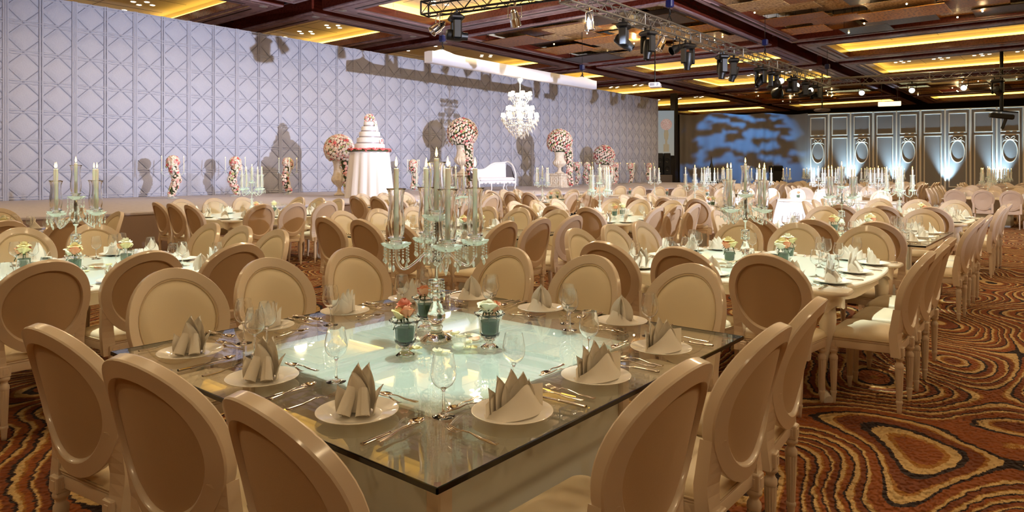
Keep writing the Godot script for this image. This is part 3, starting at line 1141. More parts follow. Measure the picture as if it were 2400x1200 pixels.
func white_table(label: String, at_p: Vector3, h: float, top := TOP) -> Node3D:
	var t := thing("white_table", label, "table", at_p, 0.0, "square dining tables")
	var m := MB.new()
	m.slab(serpentine(h), top - 0.032, top - 0.004, 0.008)
	part("tabletop", m.mesh(), M.white, t)
	var g := MB.new()
	g.slab(rounded_square(h * 0.80, 0.05), top - 0.006, top, 0.001)
	part("glass_inlay", g.mesh(), M.mint, t)
	# apron with a cut lower edge
	var out := serpentine(h, 0.93)
	var rows := []
	for lv in 3:
		var row := []
		for i in out.size():
			var a := float(i) / out.size() * 4.0
			var f := fmod(a, 1.0)
			var cut := 0.085 + 0.028 * cos(f * TAU * 4.0) * (1.0 if f < 0.28 or f > 0.55 else 0.35) + (0.02 if f > 0.83 else 0.0)
			var y := top - 0.03 if lv == 0 else (top - 0.05 if lv == 1 else top - 0.032 - cut)
			row.append(Vector3(out[i].x, y, out[i].y))
		rows.append(row)
	var ap := MB.new()
	ap.grid(rows, true, false)
	for r in rows:
		for i in r.size():
			r[i] = Vector3(r[i].x * 0.975, r[i].y, r[i].z * 0.975)
	ap.grid(rows, true, false)
	part("apron", ap.mesh(), M.white, t)
	var lm := MB.new()
	var path = spline([Vector3(0, top - 0.035, 0), Vector3(0.004, 0.64, 0.004), Vector3(0.022, 0.54, 0.022), Vector3(0.010, 0.36, 0.010), Vector3(-0.028, 0.16, -0.028), Vector3(-0.022, 0.06, -0.022), Vector3(0.018, 0.022, 0.018), Vector3(0.034, 0.014, 0.034)], 4)
	var rad := []
	for i in path.size():
		var y: float = path[i].y
		rad.append(0.024 + 0.036 * smoothstep(0.25, 0.62, y) + (0.010 if y < 0.05 else 0.0))
	lm.tube(path, rad, 12)
	var leg := lm.mesh()
	var mirror := [[1, 1], [-1, 1], [-1, -1], [1, -1]]
	for s in 4:
		var b := Basis(Vector3.UP, -PI / 2 * s)
		part("cabriole_leg", leg, M.white, t, Transform3D(b, b * Vector3(h * 0.82, 0, h * 0.82)))
	return t
# ------------------------------------------------------------------ room shell
func build_room() -> void:
	struct("floor", box_mesh(Vector3(82, 0.3, 46), 0, Vector3(29, -0.15, -8)), M.carpet, "brown and orange carpet woven with cream agate-like contour lines", "floor")
	struct("wall_stage", box_mesh(Vector3(82, 8.4, 0.3), 0, Vector3(29, 4.0, -30.85)), M.dark_wall, "dark wall of the hall behind the quilted stage backdrop", "wall")
	struct("wall_far", box_mesh(Vector3(0.3, 8.4, 46), 0, Vector3(69.9, 4.0, -8)), M.dark_wall, "dark end wall of the hall far behind the grey panels", "wall")
	struct("wall_aisle", box_mesh(Vector3(82, 8.4, 0.3), 0, Vector3(29, 4.0, 14.9)), M.wall, "brown side wall of the hall beyond the aisle", "wall")
	struct("wall_entrance", box_mesh(Vector3(0.3, 8.4, 46), 0, Vector3(-11.9, 4.0, -8)), M.wall, "brown entrance wall of the hall behind the viewer", "wall")

# ------------------------------------------------------------------ the coffered ceiling
func frame_ring(x0: float, x1: float, z0: float, z1: float, w: float) -> Array:
	# four mitred bars of a coffer frame: soffit, inner edge and outer edge, with a stepped section
	return [[x0, z0, x1, z0], [x1, z0, x1, z1], [x1, z1, x0, z1], [x0, z1, x0, z0]]

func mitre_bars(m: MB, x0: float, x1: float, z0: float, z1: float, sec: Array) -> void:
	# sec: (inset, y) points; inset runs from the outer edge towards the opening
	var rows := []
	for p in sec:
		var a: float = p.x
		var row := []
		for c in [[x0 + a, z0 + a], [x1 - a, z0 + a], [x1 - a, z1 - a], [x0 + a, z1 - a]]:
			row.append(Vector3(c[0], p.y, c[1]))
		rows.append(row)
	for i in rows.size() - 1:
		for j in 4:
			var k := (j + 1) % 4
			m.quad(rows[i][j], rows[i][k], rows[i + 1][k], rows[i + 1][j])

func coffer(root: Node3D, x0: float, x1: float, z0: float, z1: float, gold: bool, lit: bool, sd: int) -> void:
	var w := 0.90 if not gold else 0.40
	var f := MB.new()
	mitre_bars(f, x0, x1, z0, z1, [Vector2(0, CEIL + 0.55), Vector2(0, CEIL + 0.02), Vector2(0.02, CEIL), Vector2(0.14, CEIL), Vector2(0.15, CEIL + 0.03), Vector2(0.21, CEIL + 0.03), Vector2(0.22, CEIL), Vector2(w - 0.17, CEIL), Vector2(w - 0.16, CEIL + 0.05), Vector2(w - 0.02, CEIL + 0.05)])
	var frame := part("coffer_frame", f.mesh(), M.soffit, root)
	var e := MB.new()
	mitre_bars(e, x0, x1, z0, z1, [Vector2(w - 0.02, CEIL + 0.05), Vector2(w, CEIL + 0.05), Vector2(w, CEIL + 0.30)])
	mitre_bars(e, x0 - 0.015, x1 + 0.015, z0 - 0.015, z1 + 0.015, [Vector2(0, CEIL + 0.5), Vector2(0, CEIL + 0.05)])
	part("mahogany_edge", e.mesh(), M.mahogany, frame)
	# narrow air slots along each bar
	for q in 4:
		var along_x := q % 2 == 0
		var l := (x1 - x0 if along_x else z1 - z0) - 2.0
		var c := Vector3((x0 + x1) / 2, CEIL - 0.002, (z0 + z1) / 2)
		if along_x:
			c.z = z0 + w * 0.60 if q == 0 else z1 - w * 0.60
		else:
			c.x = x0 + w * 0.60 if q == 1 else x1 - w * 0.60
		part("air_slot", box_mesh(Vector3(l, 0.012, 0.07) if along_x else Vector3(0.07, 0.012, l), 0.003, c), M.slot, frame)
	for c in [[x0 + w * 0.5, z0 + w * 0.5], [x0 + w * 0.5, z1 - w * 0.5], [x1 - w * 0.5, z0 + w * 0.5], [x1 - w * 0.5, z1 - w * 0.5]]:
		part("ceiling_speaker", lathe_mesh([Vector2(0, CEIL - 0.012), Vector2(0.12, CEIL - 0.012), Vector2(0.14, CEIL - 0.004), Vector2(0.14, CEIL + 0.002), Vector2(0, CEIL + 0.002)], 14), M.speaker_disc, frame, at(Vector3(c[0], 0, c[1])))
	var ix0 := x0 + w
	var ix1 := x1 - w
	var iz0 := z0 + w
	var iz1 := z1 - w
	var cx := (ix0 + ix1) / 2
	var cz := (iz0 + iz1) / 2
	if not gold:
		# raised tray with a glowing strip round its foot
		var g := 0.30
		var deep := CEIL + 0.62
		part("tray", box_mesh(Vector3(ix1 - ix0 + 2 * g, 0.04, iz1 - iz0 + 2 * g), 0, Vector3(cx, deep + 0.02, cz)), M.recess, frame)
		var s := MB.new()
		mitre_bars(s, ix0 - g, ix1 + g, iz0 - g, iz1 + g, [Vector2(0, deep), Vector2(0, CEIL + 0.30), Vector2(g, CEIL + 0.30)])
		part("tray_side", s.mesh(), M.recess, frame)
		if lit:
			var st := MB.new()
			mitre_bars(st, ix0 - g + 0.03, ix1 + g - 0.03, iz0 - g + 0.03, iz1 + g - 0.03, [Vector2(0, CEIL + 0.335), Vector2(0.0, CEIL + 0.42), Vector2(0.05, CEIL + 0.43)])
			part("cove_light_strip", st.mesh(), M.cove, frame)
		# fine joints that quarter the tray
		part("tray_joint", box_mesh(Vector3(0.012, 0.006, iz1 - iz0), 0, Vector3(cx, deep - 0.003, cz)), M.slot, frame)
		var n := int((iz1 - iz0) / 2.2)
		for k in n:
			part("tray_joint", box_mesh(Vector3(ix1 - ix0, 0.006, 0.012), 0, Vector3(cx, deep - 0.003, lerpf(iz0, iz1, (k + 1.0) / (n + 1.0)))), M.slot, frame)
		var disc := lathe_mesh([Vector2(0, -0.012), Vector2(0.075, -0.012), Vector2(0.085, -0.002), Vector2(0, -0.002)], 10)
		for k in n + 1:
			var z := lerpf(iz0, iz1, (k + 0.5) / (n + 1.0))
			for s2: float in [-1.0, 1.0]:
				for d in [Vector2(0.32, 0), Vector2(-0.32, 0), Vector2(0, 0.32), Vector2(0, -0.32)]:
					var o := part("downlight", disc, M.downlight, frame, at(Vector3(cx + s2 * (ix1 - ix0) * 0.25 + d.x, deep, z + d.y)))
	else:
		part("tray", box_mesh(Vector3(ix1 - ix0 + 0.3, 0.04, iz1 - iz0 + 0.3), 0, Vector3(cx, CEIL + 1.0, cz)), M.recess, frame)
		var s := MB.new()
		mitre_bars(s, ix0 - 0.01, ix1 + 0.01, iz0 - 0.01, iz1 + 0.01, [Vector2(0, CEIL + 1.0), Vector2(0, CEIL + 0.28)])
		part("tray_side", s.mesh(), M.recess, frame)
		var r := RandomNumberGenerator.new()
		r.seed = sd
		var nx := int((ix1 - ix0) / 1.05)
		var nz := int((iz1 - iz0) / 1.45)
		var rod := MB.new()
		for i in nx:
			for j in nz:
				var sx := r.randf_range(1.1, 1.8)
				var sz := r.randf_range(1.5, 2.7)
				var x := clampf(lerpf(ix0, ix1, (i + 0.5) / nx) + r.randf_range(-0.25, 0.25), ix0 + sx / 2, ix1 - sx / 2)
				var z := clampf(lerpf(iz0, iz1, (j + 0.5) / nz) + r.randf_range(-0.4, 0.4), iz0 + sz / 2, iz1 - sz / 2)
				var y := CEIL + r.randf_range(-0.10, 0.45)
				part("hanging_panel", box_mesh(Vector3(sx, 0.02, sz), 0.004), M["gold%d" % [0, 1, 2, 0, 3, 2, 1, 2][r.randi() % 8]], frame, at(Vector3(x, y, z)))
				for c in [[-0.4, -0.4], [0.4, -0.4], [0.4, 0.4], [-0.4, 0.4]]:
					rod.lathe([Vector2(0.006, y), Vector2(0.006, CEIL + 1.0)], 4, at(Vector3(x + c[0] * sx, 0, z + c[1] * sz)))
		part("hanging_rods", rod.mesh(), M.black_metal, frame).set_meta("kind", "stuff")
		var bulb := MB.new()
		bulb.ball(Vector3.ZERO, Vector3.ONE * 0.028, 8, 6)
		var bm := bulb.mesh()
		for k in 14:
			var bp := Vector3(r.randf_range(ix0 + 0.2, ix1 - 0.2), CEIL + r.randf_range(-0.16, 0.10), r.randf_range(iz0 + 0.2, iz1 - 0.2))
			part("ceiling_bulb", bm, M.sparkle, frame, at(bp))
			if k % 3 == 0:
				var l := OmniLight3D.new()
				l.name = "bulb_light"
				l.light_color = Color(1.0, 0.86, 0.60)
				l.light_energy = 0.9
				l.light_size = 0.03
				l.omni_range = 60
				l.omni_attenuation = 2.0
				l.shadow_enabled = true
				l.position = bp
				add_child(l, true)

func build_ceiling() -> void:
	var root := Node3D.new()
	root.name = "ceiling"
	add_child(root)
	root.set_meta("kind", "structure")
	tag(root, "dark coffered ceiling with mahogany frames, glowing coves and gold hanging panels", "ceiling")
	part("ceiling_slab", box_mesh(Vector3(82, 0.2, 46), 0, Vector3(29, 8.0, -8)), M.void, root)
	# the dark channels between the coffers are the underside of this lower board
	part("channel_board", box_mesh(Vector3(82, 0.05, 46), 0, Vector3(29, CEIL + 1.12, -8)), M.void, root)
	var rows := [[-8.2, -0.6, false], [0.0, 5.6, false], [6.24, 12.3, false], [13.35, 18.7, false], [19.5, 29.1, true], [29.8, 35.5, false], [36.4, 44.4, false], [45.3, 54.5, true], [55.9, 62.4, false]]
	var cols := [[-29.0, -19.6], [-19.0, -9.9], [-9.1, -0.2], [0.6, 9.6]]
	for i in rows.size():
		for j in cols.size():
			if j == 3 and (i == 4 or i == 7 or i > 7):
				if i > 7:
					continue
			coffer(root, rows[i][0], rows[i][1], cols[j][0], cols[j][1], rows[i][2] and j > 0 and j < 4, true, 100 + i * 7 + j)
	# what lights the hall: a warm lamp in every coffer's tray
	for i in rows.size():
		for j in cols.size():
			if i == 8 and j == 3:
				continue
			var gold: bool = rows[i][2] and j > 0
			var l := SpotLight3D.new()
			l.name = "coffer_light"
			l.spot_angle = 80.0
			l.spot_angle_attenuation = 0.3
			l.rotation.x = -PI / 2
			l.light_color = Color(1.0, 0.88, 0.69)
			l.light_energy = (10.5 if i > 1 else 6.0) if not gold else 6.0
			l.light_size = 0.25
			l.spot_range = 80
			l.spot_attenuation = 2.0
			l.shadow_enabled = true
			l.position = Vector3((rows[i][0] + rows[i][1]) / 2, CEIL + (0.35 if not gold else 0.05), (cols[j][0] + cols[j][1]) / 2)
			add_child(l, true)

func spot(from: Vector3, to: Vector3, c: Color, e: float, angle: float, size := 0.08, soft := 0.6) -> SpotLight3D:
	var l := SpotLight3D.new()
	l.name = "spot_beam"
	l.light_color = c
	l.light_energy = e
	l.spot_angle = angle
	l.spot_angle_attenuation = soft
	l.light_size = size
	l.spot_range = 90
	l.spot_attenuation = 2.0
	l.shadow_enabled = true
	add_child(l, true)
	var d := (to - from).normalized()
	l.look_at_from_position(from, to, Vector3.UP if absf(d.y) < 0.98 else Vector3.RIGHT)
	return l

# ------------------------------------------------------------------ the stage and its quilted wall
func build_stage() -> void:
	var x0 := 1.0
	var x1 := 39.2
	var t := thing("stage", "long low stage covered in lavender-grey cloth along the quilted wall", "stage")
	part("stage_top", box_mesh(Vector3(x1 - x0, 0.06, 7.6), 0.015, Vector3((x0 + x1) / 2, STAGE - 0.03, WALLZ + 3.6)), M.stage_cloth, t)
	part("stage_skirt", box_mesh(Vector3(x1 - x0 - 0.06, STAGE - 0.06, 0.05), 0, Vector3((x0 + x1) / 2, (STAGE - 0.06) / 2, WALLZ + 7.34)), M.stage_front, t)
	var w := thing("quilted_backdrop", "tall lavender-grey quilted fabric wall of diamonds and corded bands behind the stage", "backdrop")
	var top := 6.05
	var pitch := 0.77
	var row_h := (top - STAGE) / 7.0
	var ox := 5.22 - 2 * pitch
	var n := 47
	part("backing_board", box_mesh(Vector3(n * pitch, top - STAGE, 0.12), 0, Vector3(ox + n * pitch / 2, (top + STAGE) / 2, WALLZ - 0.06)), M.quilt, w)
	# one pillow, shared by every diamond
	var m := MB.new()
	var a := pitch / 2 - 0.035
	var b := row_h / 2 - 0.035
	var rows := []
	for i in 9:
		var row := []
		for j in 9:
			var s := (i - 4) / 4.0
			var q := (j - 4) / 4.0
			var u := (s + q) / 2
			var v := (s - q) / 2
			var h := 0.042 * (1.0 - s * s * s * s) * (1.0 - q * q * q * q)
			row.append(Vector3(u * a, v * b, h))
		rows.append(row)
	m.grid(rows, false, false)
	var pillow := m.mesh()
	# padded corners of a cell
	var c := MB.new()
	for sx: float in [-1.0, 1.0]:
		for sy: float in [-1.0, 1.0]:
			var p := Vector3(sx * (pitch / 2 - 0.05), sy * (row_h / 2 - 0.05), 0.0)
			var q1 := Vector3(sx * 0.07, sy * (row_h / 2 - 0.05), 0)
			var q2 := Vector3(sx * (pitch / 2 - 0.05), sy * 0.07, 0)
			var mid := (p + q1 + q2) / 3 + Vector3(0, 0, 0.022)
			for e in [[p, q1], [q1, q2], [q2, p]]:
				c.tri(e[0], e[1], mid)
	var corner := c.mesh()
	var pip := MB.new()
	for i in 7:
		var y := STAGE + (i + 0.5) * row_h
		for s in [[-1, 0, 0, 1], [0, 1, 1, 0], [1, 0, 0, -1], [0, -1, -1, 0]]:
			var pa := Vector3(s[0] * pitch / 2, y + s[1] * row_h / 2, 0.012)
			var pb := Vector3(s[2] * pitch / 2, y + s[3] * row_h / 2, 0.012)
			pip.tube([pa, pb], 0.011, 5)
	var piping := pip.mesh()
	var cord := MB.new()
	cord.tube([Vector3(0, STAGE, 0.02), Vector3(0, top, 0.02)], 0.024, 8)
	var cm := cord.mesh()
	var rest_p := []
	var rest_c := []
	for k in n:
		var x := ox + (k + 0.5) * pitch
		for i in 7:
			var xf := at(Vector3(x, STAGE + (i + 0.5) * row_h, WALLZ))
			if k < 42:
				part("quilted_diamond", pillow, M.quilt, w, xf)
			else:
				rest_p.append(xf)
			rest_c.append(xf)
		part("diagonal_piping", piping, M.cord, w, at(Vector3(x, 0, WALLZ)))
	scatter("quilted_corners", corner, M.quilt, w, rest_c)
	scatter("far_quilted_diamonds", pillow, M.quilt, w, rest_p)
	for k in n + 1:
		var x := ox + k * pitch
		for d in ([-0.045, 0.0, 0.045] if k % 2 == 0 else [-0.03, 0.03]):
			part("vertical_cord", cm, M.quilt, w, at(Vector3(x + d, 0, WALLZ)))
	# gathered bands run along the wall through the diamond points
	for i in range(0, 8):
		var y := STAGE + i * row_h + (0.07 if i == 0 else (-0.06 if i == 7 else 0.0))
		for d in [-0.035, 0.035]:
			var band := MB.new()
			var path := []
			var rad := []
			var steps := n * 9
			for q in steps + 1:
				path.append(Vector3(ox + n * pitch * q / steps, y + d + 0.003 * sin(q * 1.7), WALLZ + 0.008))
				rad.append(0.020 + 0.006 * sin(q * 2.3) + 0.003 * sin(q * 0.71))
			band.tube(path, rad, 6)
			part("gathered_band", band.mesh(), M.quilt, w)
	var studs := []
	var r := RandomNumberGenerator.new()
	r.seed = 5
	for k in n:
		for i in 7:
			for q in 5:
				if r.randf() < 0.45:
					var s := r.randf_range(-0.5, 0.5)
					studs.append(at(Vector3(ox + (k + 0.5 + s) * pitch, STAGE + (i + 0.5 + (0.5 - absf(s)) * (1 if r.randf() < 0.5 else -1)) * row_h, WALLZ + 0.03)))
	var sm := MB.new()
	sm.ball(Vector3.ZERO, Vector3.ONE * 0.011, 6, 4)
	scatter("crystal_studs", sm.mesh(), M.stud, w, studs)

func blossom_mesh() -> ArrayMesh:
	var m := MB.new()
	var rows := []
	for p in [Vector2(0.0, -0.5), Vector2(0.7, -0.25), Vector2(1.0, 0.1), Vector2(0.85, 0.42), Vector2(0.62, 0.30), Vector2(0.50, 0.52), Vector2(0.22, 0.42), Vector2(0.0, 0.62)]:
		var row := []
		for j in 8:
			var t := TAU * j / 8
			row.append(Vector3(cos(t) * p.x * (1.0 + 0.1 * cos(3 * t)), p.y, sin(t) * p.x))
		rows.append(row)
	m.grid(rows, true)
	return m.mesh()

var bloom_mesh: ArrayMesh

func bloom_color(r: RandomNumberGenerator) -> Color:
	var k := r.randf()
	var c := Color(0.95, 0.91, 0.84)
	if k < 0.20:
		c = Color(0.94, 0.70, 0.66)
	elif k < 0.29:
		c = Color(0.87, 0.42, 0.42)
	elif k < 0.55:
		c = Color(0.96, 0.86, 0.79)
	elif k < 0.61:
		c = Color(0.74, 0.76, 0.52)
	return c.srgb_to_linear()

func blooms(parent: Node3D, pts: Array, size: float, sd: int) -> void:
	# pts: [centre, outward normal]
	var r := RandomNumberGenerator.new()
	r.seed = sd
	var xfs := []
	var cols := []
	for p in pts:
		var nn: Vector3 = p[1].normalized()
		var side := nn.cross(Vector3(0.3, 0.9, 0.2)).normalized()
		var b := Basis(side, nn, side.cross(nn)).rotated(nn, r.randf() * TAU)
		var s := size * r.randf_range(0.75, 1.2)
		xfs.append(Transform3D(b.scaled(Vector3.ONE * s), p[0]))
		cols.append(bloom_color(r))
	scatter("blossoms", bloom_mesh, M.blossom, parent, xfs, cols)

func ball_points(c: Vector3, rad: float, count: int) -> Array:
	var out := []
	for i in count:
		var y := 1.0 - 2.0 * (i + 0.5) / count
		if y < -0.75:
			continue
		var q := sqrt(1.0 - y * y)
		var a := i * 2.39996
		var d := Vector3(cos(a) * q + 0.05 * sin(i * 7.3), y + 0.05 * sin(i * 5.1), sin(a) * q + 0.05 * cos(i * 6.7)).normalized()
		out.append([c + d * rad * (1.0 + 0.035 * sin(i * 9.7)), d])
	return out

func trail_points(path: Array, rads: Array, count: int, sd: int) -> Array:
	var r := RandomNumberGenerator.new()
	r.seed = sd
	var out := []
	for i in count:
		var k := r.randf() * (path.size() - 1)
		var j := int(k)
		var f := k - j
		var p: Vector3 = path[j].lerp(path[j + 1], f)
		var d := Vector3(r.randf_range(-1, 1), r.randf_range(-0.6, 0.8), r.randf_range(-1, 1)).normalized()
		out.append([p + d * lerpf(rads[j], rads[j + 1], f), d])
	return out

func flower_urn(label: String, p: Vector3, h: float, ball_r: float, pedestal: float, side: float, sd: int) -> void:
	# urn on a pedestal with a ball of roses and a trail of roses falling down one side
	var t := thing("flower_urn", label, "flower urn", p, 0.0, "urns of roses on the stage")
	if pedestal > 0.0:
		part("pedestal", box_mesh(Vector3(0.62, pedestal - 0.12, 0.62), 0.01, Vector3(0, pedestal / 2, 0)), M.stone, t)
		var mo := MB.new()
		mo.box(Vector3(0, 0.05, 0), Vector3(0.74, 0.10, 0.74), 0.02)
		mo.box(Vector3(0, pedestal - 0.04, 0), Vector3(0.74, 0.08, 0.74), 0.02)
		part("pedestal_mouldings", mo.mesh(), M.stone, t)
		for q in 4:
			var f := MB.new()
			for e in [[-0.22, 0, 0.03, 0.42], [0.22, 0, 0.03, 0.42]]:
				f.box(Vector3(e[0], pedestal / 2, 0.315), Vector3(e[2], pedestal * 0.6, 0.03), 0.006)
			for s: float in [-1.0, 1.0]:
				f.box(Vector3(0, pedestal / 2 + s * pedestal * 0.29, 0.315), Vector3(0.46, 0.03, 0.03), 0.006)
			for k in 8:
				var a := TAU * k / 8
				f.ball(Vector3(cos(a) * 0.11, pedestal / 2 + sin(a) * 0.11, 0.31), Vector3(0.045, 0.045, 0.022), 6, 4)
			f.ball(Vector3(0, pedestal / 2, 0.315), Vector3(0.05, 0.05, 0.03), 8, 5)
			part("carved_panel", f.mesh(), M.stone, t, at(Vector3.ZERO, PI / 2 * q))
	var uh := h - pedestal - ball_r * 1.55
	var y := pedestal
	var pr := [Vector2(0.0, 0.0), Vector2(0.20, 0.0), Vector2(0.20, 0.04), Vector2(0.10, 0.08), Vector2(0.065, 0.16), Vector2(0.075, 0.22), Vector2(0.13, 0.27)]
	var neck := [Vector2(0.245, 0.52), Vector2(0.215, 0.60), Vector2(0.20, 0.72), Vector2(0.235, 0.86), Vector2(0.33, 0.97), Vector2(0.35, 1.0), Vector2(0.30, 1.0), Vector2(0.0, 0.95)]
	var sc := uh
	var wk := ball_r / 0.55
	var fix := func(a: Array) -> Array:
		var o := []
		for q in a:
			o.append(Vector2(q.x * wk, y + q.y * sc))
		return o
	part("urn_foot", lathe_mesh(fix.call(pr), 20), M.stone, t)
	part("urn_body", lathe_mesh(fix.call([Vector2(0.10, 0.255), Vector2(0.20, 0.30), Vector2(0.28, 0.38), Vector2(0.29, 0.44), Vector2(0.25, 0.52)]), 64, 0.05, 16), M.stone, t)
	part("urn_neck", lathe_mesh(fix.call(neck), 28, 0.02, 7), M.stone, t)
	var c := Vector3(0, h - ball_r, 0)
	var core := MB.new()
	core.ball(c, Vector3.ONE * ball_r * 0.93, 16, 12)
	part("leaf_core", core.mesh(), M.dark_leaf, t)
	var pts := ball_points(c, ball_r * 0.98, 620)
	var path := [c + Vector3(side * ball_r * 0.5, -ball_r * 0.5, 0.3 * ball_r), Vector3(side * ball_r * 0.72, y + uh * 0.70, 0.25), Vector3(side * ball_r * 0.62, y + uh * 0.30, 0.32), Vector3(side * ball_r * 0.40, y * 0.75 + 0.1, 0.40), Vector3(side * ball_r * 0.55, 0.10, 0.45)]
	var rads := [0.26, 0.17, 0.14, 0.13, 0.10]
	for i in rads.size():
		rads[i] *= wk
	pts.append_array(trail_points(path, rads, 330, sd))
	var tr := MB.new()
	var rr := []
	for q in rads:
		rr.append(q * 0.8)
	tr.tube(path, rr, 8)
	part("trailing_core", tr.mesh(), M.dark_leaf, t)
	blooms(t, pts, 0.046, sd)

func rose_candelabrum(label: String, p: Vector3, turn: float, sd: int) -> void:
	# an S of roses climbing a glass candelabrum with four slim candles
	var t := thing("rose_candelabrum", label, "flower column", p, turn, "rose-covered candelabra on the stage")
	part("foot", lathe_mesh([Vector2(0, 0), Vector2(0.15, 0.0), Vector2(0.15, 0.015), Vector2(0.05, 0.04), Vector2(0.03, 0.10), Vector2(0.0, 0.10)], 16), M.crystal, t)
	var path := [Vector3(-0.06, 0.08, 0), Vector3(0.02, 0.30, 0.03), Vector3(0.10, 0.50, 0.02), Vector3(0.04, 0.72, 0), Vector3(-0.03, 0.90, 0), Vector3(0.0, 1.04, 0)]
	var rads := [0.08, 0.10, 0.11, 0.105, 0.15, 0.13]
	var core := MB.new()
	var rr := []
	for q in rads:
		rr.append(q * 0.85)
	core.tube(path, rr, 8)
	part("leaf_core", core.mesh(), M.dark_leaf, t)
	var pts := trail_points(path, rads, 270, sd)
	pts.append_array(ball_points(Vector3(0, 1.0, 0), 0.155, 90))
	blooms(t, pts, 0.039, sd)
	for q in 4:
		var a := 0.4 + TAU * q / 4
		var d := Vector3(cos(a), 0, sin(a))
		var arm := MB.new()
		arm.tube(spline([Vector3(0, 0.62, 0), d * 0.15 + Vector3(0, 0.60, 0), d * 0.27 + Vector3(0, 0.70, 0)], 4), 0.01, 5)
		arm.lathe([Vector2(0.0, 0.0), Vector2(0.05, 0.015), Vector2(0.02, 0.03), Vector2(0.02, 0.05), Vector2(0.0, 0.05)], 8, at(d * 0.27 + Vector3(0, 0.70, 0)))
		for k in 3:
			arm.lathe([Vector2(0, -0.07), Vector2(0.008, -0.03), Vector2(0, 0.0)], 4, at(d * 0.27 + Vector3(0.04 * cos(k * 2.1), 0.71, 0.04 * sin(k * 2.1))))
		part("glass_arm", arm.mesh(), M.crystal, t)
		candle_at("slim candle on %s arm, %s" % [["far-side", "aisle-side", "near-side", "stage-side"][q], label.replace("rose-covered glass candelabrum on the stage", "rose candelabrum")], t.transform * (d * 0.27 + Vector3(0, 0.75, 0)), 1, "slim candles of the rose candelabra")

var candle_protos := []

func candle_at(label: String, p: Vector3, kind: int, group: String) -> void:
	dup(candle_protos[kind], "candle", label, p, 0.0, group)

